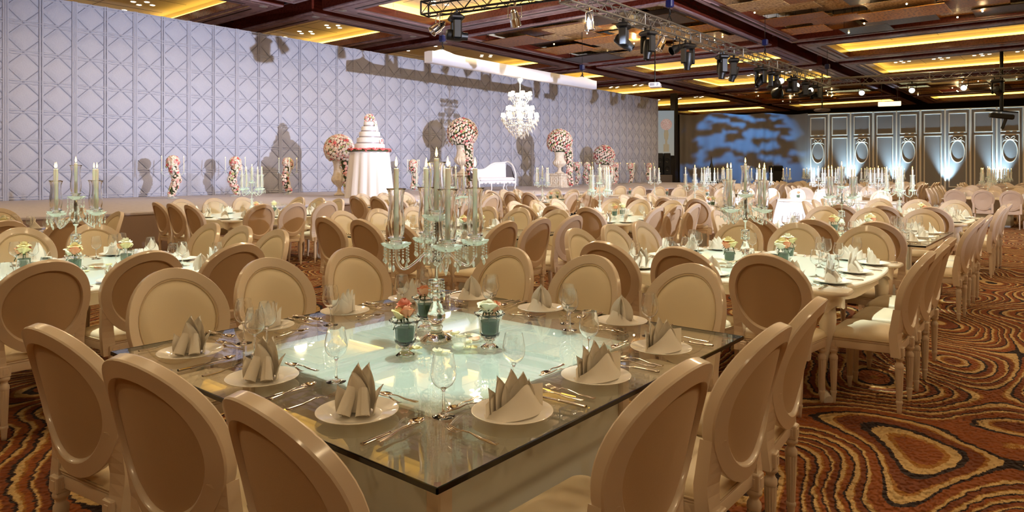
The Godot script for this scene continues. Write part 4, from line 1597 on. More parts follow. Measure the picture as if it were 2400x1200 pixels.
func build_stage_things() -> void:
	bloom_mesh = blossom_mesh()
	for q in [[8.55, -19.0, 0.0, "first from the left end"], [10.4, -19.1, PI, "second from the left end"], [12.2, -19.2, PI, "third from the left"], [17.4, -19.1, 0.3, "between the cake table and white settee"], [28.2, -19.1, 0.0, "between the two right-hand urns"], [29.1, -19.1, 2.6, "close behind the last urn"], [31.9, -19.1, 0.5, "just right of the last urn"], [33.5, -19.1, 0.0, "last but one"], [35.6, -19.1, 2.8, "last at the far stage end"]]:
		rose_candelabrum("rose-covered glass candelabrum on the stage, " + q[3], Vector3(q[0], STAGE, q[1]), q[2], int(q[0] * 10))
	flower_urn("stone urn smothered in pink and cream roses directly left of the cake table", Vector3(12.75, STAGE, -17.3), 1.84, 0.44, 0.0, 0.25, 11)
	flower_urn("tall stone urn with rose ball on a carved pedestal left of the white settee", Vector3(19.3, STAGE, -18.4), 2.78, 0.58, 0.62, 0.15, 12)
	flower_urn("tall stone urn with rose ball on pedestal right of the white settee", Vector3(24.5, STAGE, -17.5), 2.55, 0.55, 0.62, 0.9, 13)
	flower_urn("stone urn with rose ball nearest the far end of the stage", Vector3(30.4, STAGE, -18.9), 2.05, 0.55, 0.5, 0.7, 14)
	# cake table
	var ct := thing("cake_table", "round cake table in a floor-length pleated white cloth on the stage", "table", Vector3(12.3, STAGE, -15.3))
	var sk := MB.new()
	var rows := []
	for i in 9:
		var k := i / 8.0
		var row := []
		for j in 120:
			var a := TAU * j / 120
			var rr := lerpf(0.66, 0.545, k) + 0.035 * (1.0 - k * 0.8) * sin(a * 15.0 + 0.6 * sin(a * 3.0)) + 0.012 * sin(a * 31.0) * (1.0 - k)
			row.append(Vector3(cos(a) * rr, k * 1.27, sin(a) * rr))
		rows.append(row)
	sk.grid(rows, true)
	part("pleated_cloth", sk.mesh(), M.white_cloth, ct)
	part("tabletop", lathe_mesh([Vector2(0, 1.25), Vector2(0.55, 1.25), Vector2(0.56, 1.27), Vector2(0.55, 1.285), Vector2(0, 1.285)], 40), M.white_cloth, ct)
	var ring := thing("petal_wreath", "ring of dusky pink blossoms round the rim of the cake table", "wreath", Vector3(12.3, STAGE + 1.285, -15.3))
	var pts := []
	for i in 150:
		var a := i * 2.39996
		var e := 0.035 * sin(i * 1.7)
		pts.append([Vector3(cos(a) * (0.53 + e), 0.03 + 0.03 * cos(i * 1.1) + 0.01, sin(a) * (0.53 + e)), Vector3(cos(a), 1.0, sin(a))])
	var rxf := []
	var rr2 := RandomNumberGenerator.new()
	rr2.seed = 3
	for p in pts:
		rxf.append(Transform3D(Basis(Vector3.UP, rr2.randf() * 6).rotated(Vector3.RIGHT, rr2.randf_range(-0.7, 0.7)).scaled(Vector3.ONE * 0.047), p[0]))
	scatter("blossoms", bloom_mesh, M.petal_pink, ring, rxf)
	part("wreath_core", lathe_mesh([Vector2(0.47, 0.0), Vector2(0.59, 0.0), Vector2(0.60, 0.03), Vector2(0.53, 0.055), Vector2(0.46, 0.03)], 30), M.dark_leaf, ring)
	var cake := thing("wedding_cake", "five-tier white wedding cake with silver ribbons and sugar flowers", "cake", Vector3(12.3, STAGE + 1.285, -15.3))
	var y := 0.0
	part("cake_board", lathe_mesh([Vector2(0, 0), Vector2(0.45, 0), Vector2(0.45, 0.03), Vector2(0, 0.03)], 32), M.icing, cake)
	y = 0.03
	for q in [[0.42, 0.19], [0.355, 0.17], [0.29, 0.165], [0.23, 0.15], [0.165, 0.13]]:
		var r: float = q[0]
		var h: float = q[1]
		part("cake_tier", lathe_mesh([Vector2(0, y), Vector2(r, y), Vector2(r, y), Vector2(r, y + h - 0.02), Vector2(r - 0.02, y + h), Vector2(0, y + h)], 40), M.icing, cake)
		part("ribbon", lathe_mesh([Vector2(r, y + 0.004), Vector2(r + 0.006, y + 0.004), Vector2(r + 0.006, y + 0.038), Vector2(r, y + 0.038)], 40), M.ribbon, cake)
		y += h
	var cpts := []
	for p in ball_points(Vector3(0, y + 0.07, 0), 0.14, 50):
		cpts.append(p)
	for i in 26:
		var k := i / 25.0
		var a := 0.9 + 0.5 * sin(i * 1.3)
		cpts.append([Vector3(cos(a) * (0.18 + 0.05 * k), y - 0.30 * k, sin(a) * (0.18 + 0.06 * k)), Vector3(cos(a), 0.3, sin(a))])
	for i in 22:
		var a := 1.15 + 0.22 * sin(i * 1.9)
		cpts.append([Vector3(cos(a) * 0.37, 0.25 + 0.07 * sin(i * 2.3), sin(a) * 0.37), Vector3(cos(a), 0.2, sin(a))])
	blooms(cake, cpts, 0.035, 71)
	# the settee
	var s := thing("settee", "white carved settee with silver-grey arms, one end raised", "settee", Vector3(19.4, STAGE, -16.9), -0.25)
	var cu := MB.new()
	cu.box(Vector3(0, 0.43, 0), Vector3(1.62, 0.14, 0.62), 0.05)
	part("seat_cushion", cu.mesh(), M.sofa, s)
	var rail := MB.new()
	rail.box(Vector3(0, 0.335, 0.29), Vector3(1.70, 0.06, 0.06), 0.015)
	rail.box(Vector3(0, 0.335, -0.29), Vector3(1.70, 0.06, 0.06), 0.015)
	for k in 9:
		rail.ball(Vector3(-0.72 + 0.18 * k, 0.30, 0.30), Vector3(0.085, 0.045 + (0.02 if k == 4 else 0.0), 0.03), 8, 5)
	part("carved_rail", rail.mesh(), M.sofa, s)
	for q in [[-0.80, 0.28, -1], [0.80, 0.28, 1], [-0.80, -0.28, -1], [0.80, -0.28, 1], [-0.27, 0.28, -1], [0.27, 0.28, 1]]:
		var lg := MB.new()
		lg.tube(spline([Vector3(0, 0.32, 0), Vector3(0.02 * q[2], 0.22, 0.015), Vector3(-0.005 * q[2], 0.10, 0.0), Vector3(0.03 * q[2], 0.0, 0.02)], 4), [0.04, 0.038, 0.036, 0.034, 0.030, 0.028, 0.026, 0.024, 0.022, 0.021, 0.022, 0.026, 0.030], 8)
		part("leg", lg.mesh(), M.sofa, s, at(Vector3(q[0], 0, q[1])))
	# back: low on the left, sweeping up to the right, then round the arm
	var prof := [[-0.80, 0.80], [-0.62, 0.80], [-0.40, 0.76], [-0.15, 0.80], [0.10, 0.95], [0.30, 1.02], [0.55, 1.03], [0.78, 1.05]]
	var bm := MB.new()
	var br := []
	var crest := []
	for q in prof:
		br.append([Vector3(q[0], 0.45, -0.24), Vector3(q[0], q[1] - 0.05, -0.30), Vector3(q[0], q[1], -0.33), Vector3(q[0], q[1] - 0.05, -0.38), Vector3(q[0], 0.40, -0.34)])
		crest.append(Vector3(q[0], q[1] + 0.015, -0.335))
	bm.grid(br, true)
	part("padded_back", bm.mesh(), M.sofa, s)
	crest.push_front(Vector3(-0.86, 0.74, -0.10))
	crest.append(Vector3(0.86, 1.09, -0.24))
	crest.append(Vector3(0.86, 0.95, 0.05))
	crest.append(Vector3(0.84, 0.62, 0.27))
	crest.append(Vector3(0.82, 0.34, 0.29))
	crest.push_front(Vector3(-0.87, 0.66, 0.14))
	crest.push_front(Vector3(-0.82, 0.34, 0.29))
	var cr := MB.new()
	cr.tube(spline(crest, 3), 0.030, 8)
	part("carved_crest", cr.mesh(), M.sofa, s)
	for sd: float in [-1.0, 1.0]:
		var am := MB.new()
		var hi := 1.0 if sd > 0 else 0.70
		am.grid([[Vector3(sd * 0.80, 0.45, -0.30), Vector3(sd * 0.82, 0.45, 0.24)], [Vector3(sd * 0.83, hi - 0.18, -0.30), Vector3(sd * 0.83, hi * 0.62, 0.16)], [Vector3(sd * 0.84, hi, -0.30), Vector3(sd * 0.85, hi * 0.88, -0.02)]], false, false)
		am.grid([[Vector3(sd * 0.76, 0.45, -0.28), Vector3(sd * 0.78, 0.45, 0.22)], [Vector3(sd * 0.78, hi - 0.18, -0.28), Vector3(sd * 0.79, hi * 0.62, 0.14)], [Vector3(sd * 0.84, hi, -0.30), Vector3(sd * 0.85, hi * 0.88, -0.02)]], false, false)
		part("padded_arm", am.mesh(), M.silver_velvet, s)
# ------------------------------------------------------------------ trusses and lamps
func truss(label: String, a: Vector3, b: Vector3, metal: Material) -> Node3D:
	var t := thing("lighting_truss", label, "truss", Vector3.ZERO, 0.0, "lighting trusses under the ceiling")
	var d := (b - a)
	var l := d.length()
	d /= l
	var side := d.cross(Vector3.UP).normalized() * 0.15
	var up := Vector3.UP * 0.30
	var corners := [-side, side, side + up, -side + up]
	for c in corners:
		var m := MB.new()
		m.tube([a + c, b + c], 0.025, 8)
		part("chord", m.mesh(), metal, t)
	var br := MB.new()
	var n := int(l / 0.30)
	for i in n:
		var p := a + d * l * i / n
		var q := a + d * l * (i + 1) / n
		for f in 4:
			var c0: Vector3 = corners[f]
			var c1: Vector3 = corners[(f + 1) % 4]
			if i % 2 == 0:
				br.tube([p + c0, q + c1], 0.010, 5)
			else:
				br.tube([p + c1, q + c0], 0.010, 5)
	part("lattice_braces", br.mesh(), metal, t).set_meta("kind", "stuff")
	var k := int(l / 3.0)
	for i in k + 1:
		var p := a + d * l * i / maxf(k, 1)
		var fr := MB.new()
		for f in 4:
			fr.tube([p + corners[f], p + corners[(f + 1) % 4]], 0.022, 6)
		part("end_frame", fr.mesh(), metal, t)
	return t

func hoist(label: String, p: Vector3, top: float) -> void:
	var t := thing("chain_hoist", label, "hoist", p, 0.0, "chain hoists")
	var c := MB.new()
	var n := int((top - p.y) / 0.06)
	for i in n:
		c.tube([Vector3(0.012 * (i % 2), i * 0.06, 0.012 * ((i + 1) % 2)), Vector3(-0.012 * (i % 2), i * 0.06 + 0.07, -0.012 * ((i + 1) % 2))], 0.008, 4)
	part("chain", c.mesh(), M.black_metal, t).set_meta("kind", "stuff")
	var m := MB.new()
	m.box(Vector3(0, 0.42, 0), Vector3(0.16, 0.22, 0.20), 0.03)
	part("motor", m.mesh(), M.blue, t)
	var h := MB.new()
	h.tube(spline([Vector3(0, 0.32, 0), Vector3(0, 0.22, 0), Vector3(0.05, 0.14, 0), Vector3(0.0, 0.08, 0), Vector3(-0.05, 0.13, 0)], 4), 0.016, 6)
	for s: float in [-1.0, 1.0]:
		h.tube([Vector3(0, 0.12, 0), Vector3(s * 0.12, -0.02, 0.0)], 0.014, 5)
	part("hook", h.mesh(), M.black_metal, t)

func moving_head(label: String, p: Vector3, turn: float, tilt: float, lit: bool) -> Node3D:
	# hangs from p: clamp, base, yoke with two arms, head
	var t := thing("moving_head_lamp", label, "stage lamp", p, turn, "moving-head lamps on the trusses")
	for s: float in [-1.0, 1.0]:
		part("clamp", box_mesh(Vector3(0.04, 0.10, 0.06), 0.01, Vector3(s * 0.10, -0.03, 0)), M.black_metal, t)
	var b := MB.new()
	b.box(Vector3(0, -0.15, 0), Vector3(0.42, 0.14, 0.34), 0.05)
	part("lamp_base", b.mesh(), M.black, t)
	for s: float in [-1.0, 1.0]:
		var y := MB.new()
		y.box(Vector3(s * 0.17, -0.42, 0), Vector3(0.07, 0.44, 0.20), 0.03)
		part("yoke_arm", y.mesh(), M.black, t)
	var h := MB.new()
	var xf := Transform3D(Basis(Vector3.RIGHT, tilt), Vector3(0, -0.55, 0))
	h.lathe([Vector2(0, -0.24), Vector2(0.10, -0.235), Vector2(0.125, -0.20), Vector2(0.13, -0.02), Vector2(0.12, 0.10), Vector2(0.095, 0.16), Vector2(0.09, 0.26), Vector2(0.08, 0.26), Vector2(0.075, 0.20), Vector2(0.0, 0.20)], 18, xf)
	part("lamp_head", h.mesh(), M.black, t)
	var le := MB.new()
	le.lathe([Vector2(0, 0.215), Vector2(0.074, 0.205), Vector2(0.0, 0.20)], 16, xf)
	part("lens", le.mesh(), M.cool_lens if lit else M.dark_lens, t)
	return t

func par_can(label: String, p: Vector3, aim: Vector3, lit: bool, metal: Material) -> Node3D:
	var t := thing("par_can_lamp", label, "stage lamp", p, 0.0, "par cans on the trusses")
	var d := aim.normalized()
	var y := MB.new()
	var side := d.cross(Vector3.UP).normalized() * 0.15
	y.tube([side * 1.0 + Vector3(0, -0.30, 0), side + Vector3(0, -0.05, 0), -side + Vector3(0, -0.05, 0), -side + Vector3(0, -0.30, 0)], 0.012, 5)
	y.box(Vector3(0, -0.01, 0), Vector3(0.05, 0.09, 0.05), 0.01)
	part("yoke", y.mesh(), metal, t)
	var b := Basis(side.normalized(), d, side.normalized().cross(d))
	var xf := Transform3D(b, Vector3(0, -0.30, 0))
	var c := MB.new()
	c.lathe([Vector2(0.0, -0.22), Vector2(0.04, -0.215), Vector2(0.06, -0.17), Vector2(0.075, -0.15), Vector2(0.09, -0.05), Vector2(0.115, 0.0), Vector2(0.115, 0.16), Vector2(0.125, 0.165), Vector2(0.125, 0.18), Vector2(0.108, 0.178), Vector2(0.105, 0.02), Vector2(0.0, -0.03)], 20, xf)
	part("can", c.mesh(), metal, t)
	var le := MB.new()
	le.lathe([Vector2(0.0, 0.12), Vector2(0.06, 0.115), Vector2(0.104, 0.095), Vector2(0.0, 0.09)], 16, xf)
	part("lamp_lens", le.mesh(), M.warm_lens if lit else M.dark_lens, t)
	return t

func build_rig() -> void:
	M.cool_lens = glow(Color(0.80, 0.93, 1.0), 14.0)
	M.warm_lens = glow(Color(1.0, 0.95, 0.86), 16.0)
	M.dark_lens = mat(Color(0.05, 0.05, 0.06), 0.05)
	var a0 := Vector3(12.2, 5.18, -8.56)
	var a1 := Vector3(31.7, 5.18, -8.5)
	truss("long silver box truss running away under the ceiling towards the far end", a0, a1, M.alu)
	truss("silver box truss crossing to the right at the far end of the long truss", Vector3(31.75, 5.18, -8.3), Vector3(33.6, 5.18, 2.6), M.alu)
	truss("short dark truss at the top of the view over the cake", Vector3(11.2, 5.18, -11.9), Vector3(11.9, 5.18, -8.0), M.dark_alu)
	hoist("chain hoist with blue motor above the left end of the white beam", Vector3(15.1, 5.2, -15.25), CEIL + 1)
	hoist("chain hoist with blue motor above the right end of the white beam", Vector3(22.9, 5.2, -15.25), CEIL + 1)
	hoist("chain hoist holding the middle of the long truss", Vector3(17.0, 5.6, -8.5), CEIL + 1)
	hoist("chain hoist holding the long truss two thirds along", Vector3(24.3, 5.6, -8.5), CEIL + 1)
	hoist("chain hoist where the long truss meets the crossing truss", Vector3(31.7, 5.6, -8.4), CEIL + 1)
	# lamps along the long truss
	var heads := [[14.4, -0.9, "the first black moving head on the long truss"], [15.6, 0.15, "second black moving head along the long truss"], [17.9, 0.1, "black moving head just past the hoist on the long truss"], [20.3, 0.12, "black moving head at the middle of the long truss"], [21.2, 0.3, "small black moving head just beyond the middle of the long truss"], [23.6, 0.8, "black moving head in the far third of the long truss"], [24.9, 1.2, "black moving head hanging beside a glaring par can on the long truss"], [27.0, 1.5, "black moving head fourth from the far end of the long truss"], [28.6, 1.3, "black moving head third from the far end of the long truss"], [30.0, 1.4, "black moving head last on the long truss before the corner"]]
	for i in heads.size():
		moving_head(heads[i][2], Vector3(heads[i][0], 5.135, -8.40), [0.4, 1.2, -0.3, 0.8][i % 4], PI + heads[i][1], false)
	par_can("polished par can at the start of the long truss", Vector3(12.9, 5.125, -8.40), Vector3(0.1, -1, 0.05), false, M.chrome)
	par_can("polished par can hanging behind the second moving head on the long truss", Vector3(16.3, 5.125, -8.40), Vector3(-0.4, -0.9, -0.3), false, M.chrome)
	par_can("black profile lamp slung under the long truss above the white cove", Vector3(17.2, 5.125, -8.40), Vector3(-0.85, -0.5, -0.5), false, M.black_metal)
	par_can("par can with glaring white face low on the long truss", Vector3(25.6, 5.125, -8.40), Vector3(-0.75, -0.35, 0.45), true, M.dark_alu)
	par_can("second glaring par can beneath the far end of the long truss", Vector3(27.4, 5.125, -8.40), Vector3(-0.75, -0.35, 0.4), true, M.dark_alu)
	par_can("bluish par can between two black heads near the truss corner", Vector3(29.2, 5.125, -8.40), Vector3(-0.7, -0.4, 0.35), true, M.dark_alu)
	# short truss over the cake
	moving_head("large black moving head with a blue-white lens on the short dark truss", Vector3(11.23, 5.135, -10.9), 0.95, PI / 2 + 0.05, true)
	par_can("polished par can left of the large moving head on the short truss", Vector3(11.14, 5.125, -11.4), Vector3(-0.6, -0.5, -0.3), false, M.chrome)
	par_can("polished par can at the right end of the short dark truss", Vector3(11.50, 5.125, -9.4), Vector3(0.6, -0.75, -0.3), false, M.chrome)
	# crossing truss
	for q in [[0.115, "first"], [0.28, "second"], [0.44, "third"], [0.66, "fourth"]]:
		var p := Vector3(31.60, 5.125, -8.3).lerp(Vector3(33.45, 5.125, 2.6), q[0])
		par_can("%s glaring white par can from the corner on the crossing truss" % q[1], p, Vector3(-0.85, -0.30, 0.1), true, M.dark_alu)
	moving_head("black moving head with a lit lens under the crossing truss", Vector3(31.60, 5.135, -8.3).lerp(Vector3(33.45, 5.135, 2.6), 0.54), 1.4, 1.9, true)
	# a stand-alone camera rig on a pole at the right edge
	var t := thing("pole_mounted_projector", "black projector rig hanging on a pole in front of the grey panels", "projector", Vector3(37.0, 0, -2.6))
	var m := MB.new()
	m.tube([Vector3(0, CEIL + 1.1, 0), Vector3(0, 4.1, 0)], 0.07, 8)
	part("pole", m.mesh(), M.black_metal, t)
	var h := MB.new()
	h.box(Vector3(0, 3.9, 0), Vector3(0.35, 0.22, 0.9), 0.04, Basis(Vector3.UP, 0.3).rotated(Vector3.RIGHT, 0.15))
	h.box(Vector3(0, 4.12, 0), Vector3(0.12, 0.06, 1.3), 0.02, Basis(Vector3.UP, 0.5).rotated(Vector3.RIGHT, 0.12))
	h.box(Vector3(0, 3.6, 0.1), Vector3(0.1, 0.55, 0.12), 0.02, Basis(Vector3.RIGHT, 0.3))
	part("body", h.mesh(), M.black, t)
	var j := thing("projector", "white projector hanging from the ceiling on a thin pole left of the long truss", "projector", Vector3(23.2, 0, -12.2), 0.35)
	var pm := MB.new()
	pm.tube([Vector3(0, CEIL + 0.5, 0), Vector3(0, 4.78, 0)], 0.025, 6)
	part("pole", pm.mesh(), M.black_metal, j)
	part("housing", box_mesh(Vector3(0.52, 0.17, 0.42), 0.03, Vector3(0, 4.70, 0)), M.sofa, j)
	var gl := MB.new()
	for k in 5:
		gl.box(Vector3(-0.265, 4.70, -0.14 + 0.035 * k), Vector3(0.01, 0.10, 0.018))
	part("air_grille", gl.mesh(), M.grey_cloth, j)
	var pl := MB.new()
	pl.lathe([Vector2(0.0, 0.0), Vector2(0.06, 0.0), Vector2(0.06, 0.04), Vector2(0.045, 0.04), Vector2(0.0, 0.02)], 14, Transform3D(Basis(Vector3.FORWARD, PI / 2), Vector3(-0.26, 4.70, 0.12)))
	part("lens", pl.mesh(), M.dark_lens, j)
	var k2 := thing("projector", "small grey projector on a black pole before the second grey panel", "projector", Vector3(41.6, 0, -11.3), -0.6)
	var pm2 := MB.new()
	pm2.tube([Vector3(0, CEIL + 1.1, 0), Vector3(0, 5.02, 0)], 0.04, 6)
	part("pole", pm2.mesh(), M.black_metal, k2)
	part("housing", box_mesh(Vector3(0.75, 0.16, 0.6), 0.06, Vector3(0, 4.95, 0)), M.grey_cloth, k2)
	var sg := thing("ceiling_light_box", "small glowing white light box hanging above the grey panels", "lamp", Vector3(43.9, 5.30, -8.3), 0.25)
	part("box", box_mesh(Vector3(0.12, 0.26, 1.15), 0.02), M.light_box, sg)
	var sgt := MB.new()
	for s in [-0.4, 0.4]:
		sgt.tube([Vector3(0, 0.1, s), Vector3(0, CEIL - 5.2, s)], 0.01, 5)
	part("hangers", sgt.mesh(), M.black_metal, sg)

func build_beam_and_chandelier() -> void:
	# box truss wrapped in white cloth
	var t := thing("white_beam", "long horizontal beam wrapped in white cloth hanging above the stage", "beam", Vector3(19.1, 4.98, -15.25))
	var m := MB.new()
	var rows := []
	var n := 60
	for i in n + 1:
		var x := -4.6 + 9.2 * i / n
		var tent := 0.10 * exp(-pow((x - 3.8) / 0.35, 2)) + 0.13 * exp(-pow((x + 4.0) / 0.30, 2))
		var sag := 0.10 * exp(-pow((x + 0.25) / 0.45, 2))
		var wr := 0.008 * sin(x * 9.0) * exp(-pow((x + 3.8) / 0.7, 2))
		rows.append([Vector3(x, 0.165 + tent, -0.17), Vector3(x, 0.175 + tent, 0.0), Vector3(x, 0.165 + tent * 0.5, 0.17 + wr), Vector3(x, 0.0, 0.172 + wr * 2), Vector3(x, -0.165 - sag * 0.2, 0.17), Vector3(x, -0.175 + sag * 0.5, 0.0), Vector3(x, -0.165 - sag * 0.2, -0.17), Vector3(x, 0, -0.172)])
	var e0 := []
	var e1 := []
	for j in 8:
		e0.append(Vector3(-4.6, 0, 0))
		e1.append(Vector3(4.6, 0, 0))
	rows.push_front(rows[0])
	rows.push_front(e0)
	rows.append(rows[rows.size() - 1])
	rows.append(e1)
	m.grid(rows, true)
	part("cloth_cover", m.mesh(), M.beam_cloth, t)
	for s in [-4.0, 3.8]:
		var b := MB.new()
		b.tube([Vector3(s - 0.14, 0.25, 0), Vector3(s, 0.33, 0), Vector3(s + 0.14, 0.25, 0)], 0.02, 6)
		part("sling", b.mesh(), M.black_metal, t)
	var c := thing("chandelier", "crystal chandelier with tiers of small white lampshades above the settee", "chandelier", Vector3(18.95, 4.8, -15.25))
	var st := MB.new()
	st.lathe([Vector2(0.0, -2.05), Vector2(0.06, -2.0), Vector2(0.10, -1.85), Vector2(0.05, -1.70), Vector2(0.09, -1.45), Vector2(0.04, -1.2), Vector2(0.08, -0.95), Vector2(0.03, -0.7), Vector2(0.06, -0.55), Vector2(0.02, -0.5), Vector2(0.02, -0.22), Vector2(0.10, -0.10), Vector2(0.10, -0.02), Vector2(0.0, 0.0)], 14)
	part("stem", st.mesh(), M.crystal, c)
	var sh := lathe_mesh([Vector2(0.085, 0.0), Vector2(0.080, 0.02), Vector2(0.062, 0.13), Vector2(0.058, 0.13)], 14)
	var drop := bead_string(2, 0.07)
	var bead := MB.new()
	bead.lathe([Vector2(0, -0.14), Vector2(0.022, -0.07), Vector2(0, 0)], 5)
	var dm := bead.mesh()
	var xfs := []
	for tier in [[10, 0.62, -1.42, 0.0], [8, 0.44, -1.16, 0.3], [6, 0.36, -0.66, 0.1]]:
		for i in tier[0]:
			var a: float = TAU * i / tier[0] + tier[3]
			var d := Vector3(cos(a), 0, sin(a))
			var p: Vector3 = d * tier[1] + Vector3(0, tier[2], 0)
			var arm := MB.new()
			arm.tube(spline([d * 0.05 + Vector3(0, tier[2] - 0.15, 0), d * tier[1] * 0.55 + Vector3(0, tier[2] - 0.28, 0), p + Vector3(0, -0.08, 0), p], 4), 0.012, 5)
			arm.lathe([Vector2(0, -0.02), Vector2(0.05, 0.0), Vector2(0.015, 0.02), Vector2(0.0, 0.03)], 8, at(p))
			part("arm", arm.mesh(), M.crystal, c)
			part("lamp_shade", sh, M.shade_glow, c, at(p + Vector3(0, 0.03, 0)))
			for k in 4:
				var b := TAU * k / 4 + a
				xfs.append(at(p + Vector3(cos(b) * 0.06, -0.01, sin(b) * 0.06)))
	for ring in [[0.60, -1.55, 36], [0.52, -1.68, 32], [0.42, -1.80, 26], [0.30, -1.92, 20], [0.17, -2.02, 12], [0.30, -1.0, 16], [0.22, -0.85, 14], [0.32, -1.25, 18], [0.12, -0.58, 10]]:
		for i in ring[2]:
			var a: float = TAU * i / ring[2]
			xfs.append(at(Vector3(cos(a) * ring[0], ring[1] + 0.05 * sin(a * 5.0), sin(a) * ring[0]), a))
		var rg := MB.new()
		var pth := []
		for i in 24:
			pth.append(Vector3(cos(TAU * i / 24) * ring[0], ring[1], sin(TAU * i / 24) * ring[0]))
		rg.tube(pth, 0.008, 4, true)
		part("ring", rg.mesh(), M.chrome, c)
	scatter("crystal_drops", dm, M.crystal_bright, c, xfs)
	for q in [Vector3(0, -1.25, 0.0), Vector3(0, -0.60, 0)]:
		var l := OmniLight3D.new()
		l.name = "chandelier_light"
		l.light_color = Color(1.0, 0.93, 0.82)
		l.light_energy = 1.6
		l.light_size = 0.3
		l.omni_range = 60
		l.omni_attenuation = 2.0
		l.shadow_enabled = true
		l.position = c.position + q + Vector3(0, 0, 0.72)
		add_child(l, true)

# ------------------------------------------------------------------ the far end of the hall
func panel_unit(label: String, p: Vector3, turn: float, w: float, h: float, wreath: bool) -> void:
	var t := thing("scenery_panel", label, "panel", p, turn, "grey moulded panels at the far end")
	part("board", box_mesh(Vector3(w, h, 0.06), 0, Vector3(0, h / 2, -0.03)), M.flat_grey, t)
	part("pilaster", box_mesh(Vector3(0.10, h, 0.10), 0.02, Vector3(w / 2, h / 2, 0.02)), M.moulding, t)
	part("cornice", box_mesh(Vector3(w, 0.07, 0.09), 0.015, Vector3(0, h - 0.035, 0.015)), M.moulding, t)
	part("plinth", box_mesh(Vector3(w, 0.16, 0.06), 0.01, Vector3(0, 0.08, 0.02)), M.moulding, t)
	var hw := w / 2 - 0.21
	for q in [[0.50, h - 1.65], [h - 1.45, h - 0.28]]:
		var f := MB.new()
		var s := 0.032
		f.box(Vector3(-hw, (q[0] + q[1]) / 2, 0.02), Vector3(s * 2, q[1] - q[0], 0.05), 0.014)
		f.box(Vector3(hw, (q[0] + q[1]) / 2, 0.02), Vector3(s * 2, q[1] - q[0], 0.05), 0.014)
		f.box(Vector3(0, q[0], 0.02), Vector3(hw * 2 + s * 2, s * 2, 0.05), 0.014)
		f.box(Vector3(0, q[1], 0.02), Vector3(hw * 2 + s * 2, s * 2, 0.05), 0.014)
		part("rectangular_moulding", f.mesh(), M.moulding, t)
	if wreath:
		var o := MB.new()
		var path := []
		for i in 40:
			path.append(Vector3(cos(TAU * i / 40) * hw * 0.82, h - 2.62 + sin(TAU * i / 40) * 0.66, 0.03))
		o.tube(path, 0.032, 8, true)
		part("oval_moulding", o.mesh(), M.moulding, t)
		var b := MB.new()
		var c := Vector3(0, h - 1.92, 0.05)
		for sd: float in [-1.0, 1.0]:
			var lp := [c, c + Vector3(sd * 0.08, 0.12, 0.02), c + Vector3(sd * 0.19, 0.17, 0.02), c + Vector3(sd * 0.22, 0.07, 0.02), c + Vector3(sd * 0.10, -0.01, 0.02), c]
			b.tube(spline(lp, 3), 0.027, 6)
			b.tube(spline([c, c + Vector3(sd * 0.16, -0.05, 0.01), c + Vector3(sd * 0.27, -0.05, 0), c + Vector3(sd * 0.36, -0.16, 0)], 3), [0.03, 0.03, 0.032, 0.034, 0.034, 0.034, 0.03, 0.026, 0.022, 0.016], 6)
		b.ball(c, Vector3(0.05, 0.05, 0.04), 8, 6)
		part("bow", b.mesh(), M.moulding, t)

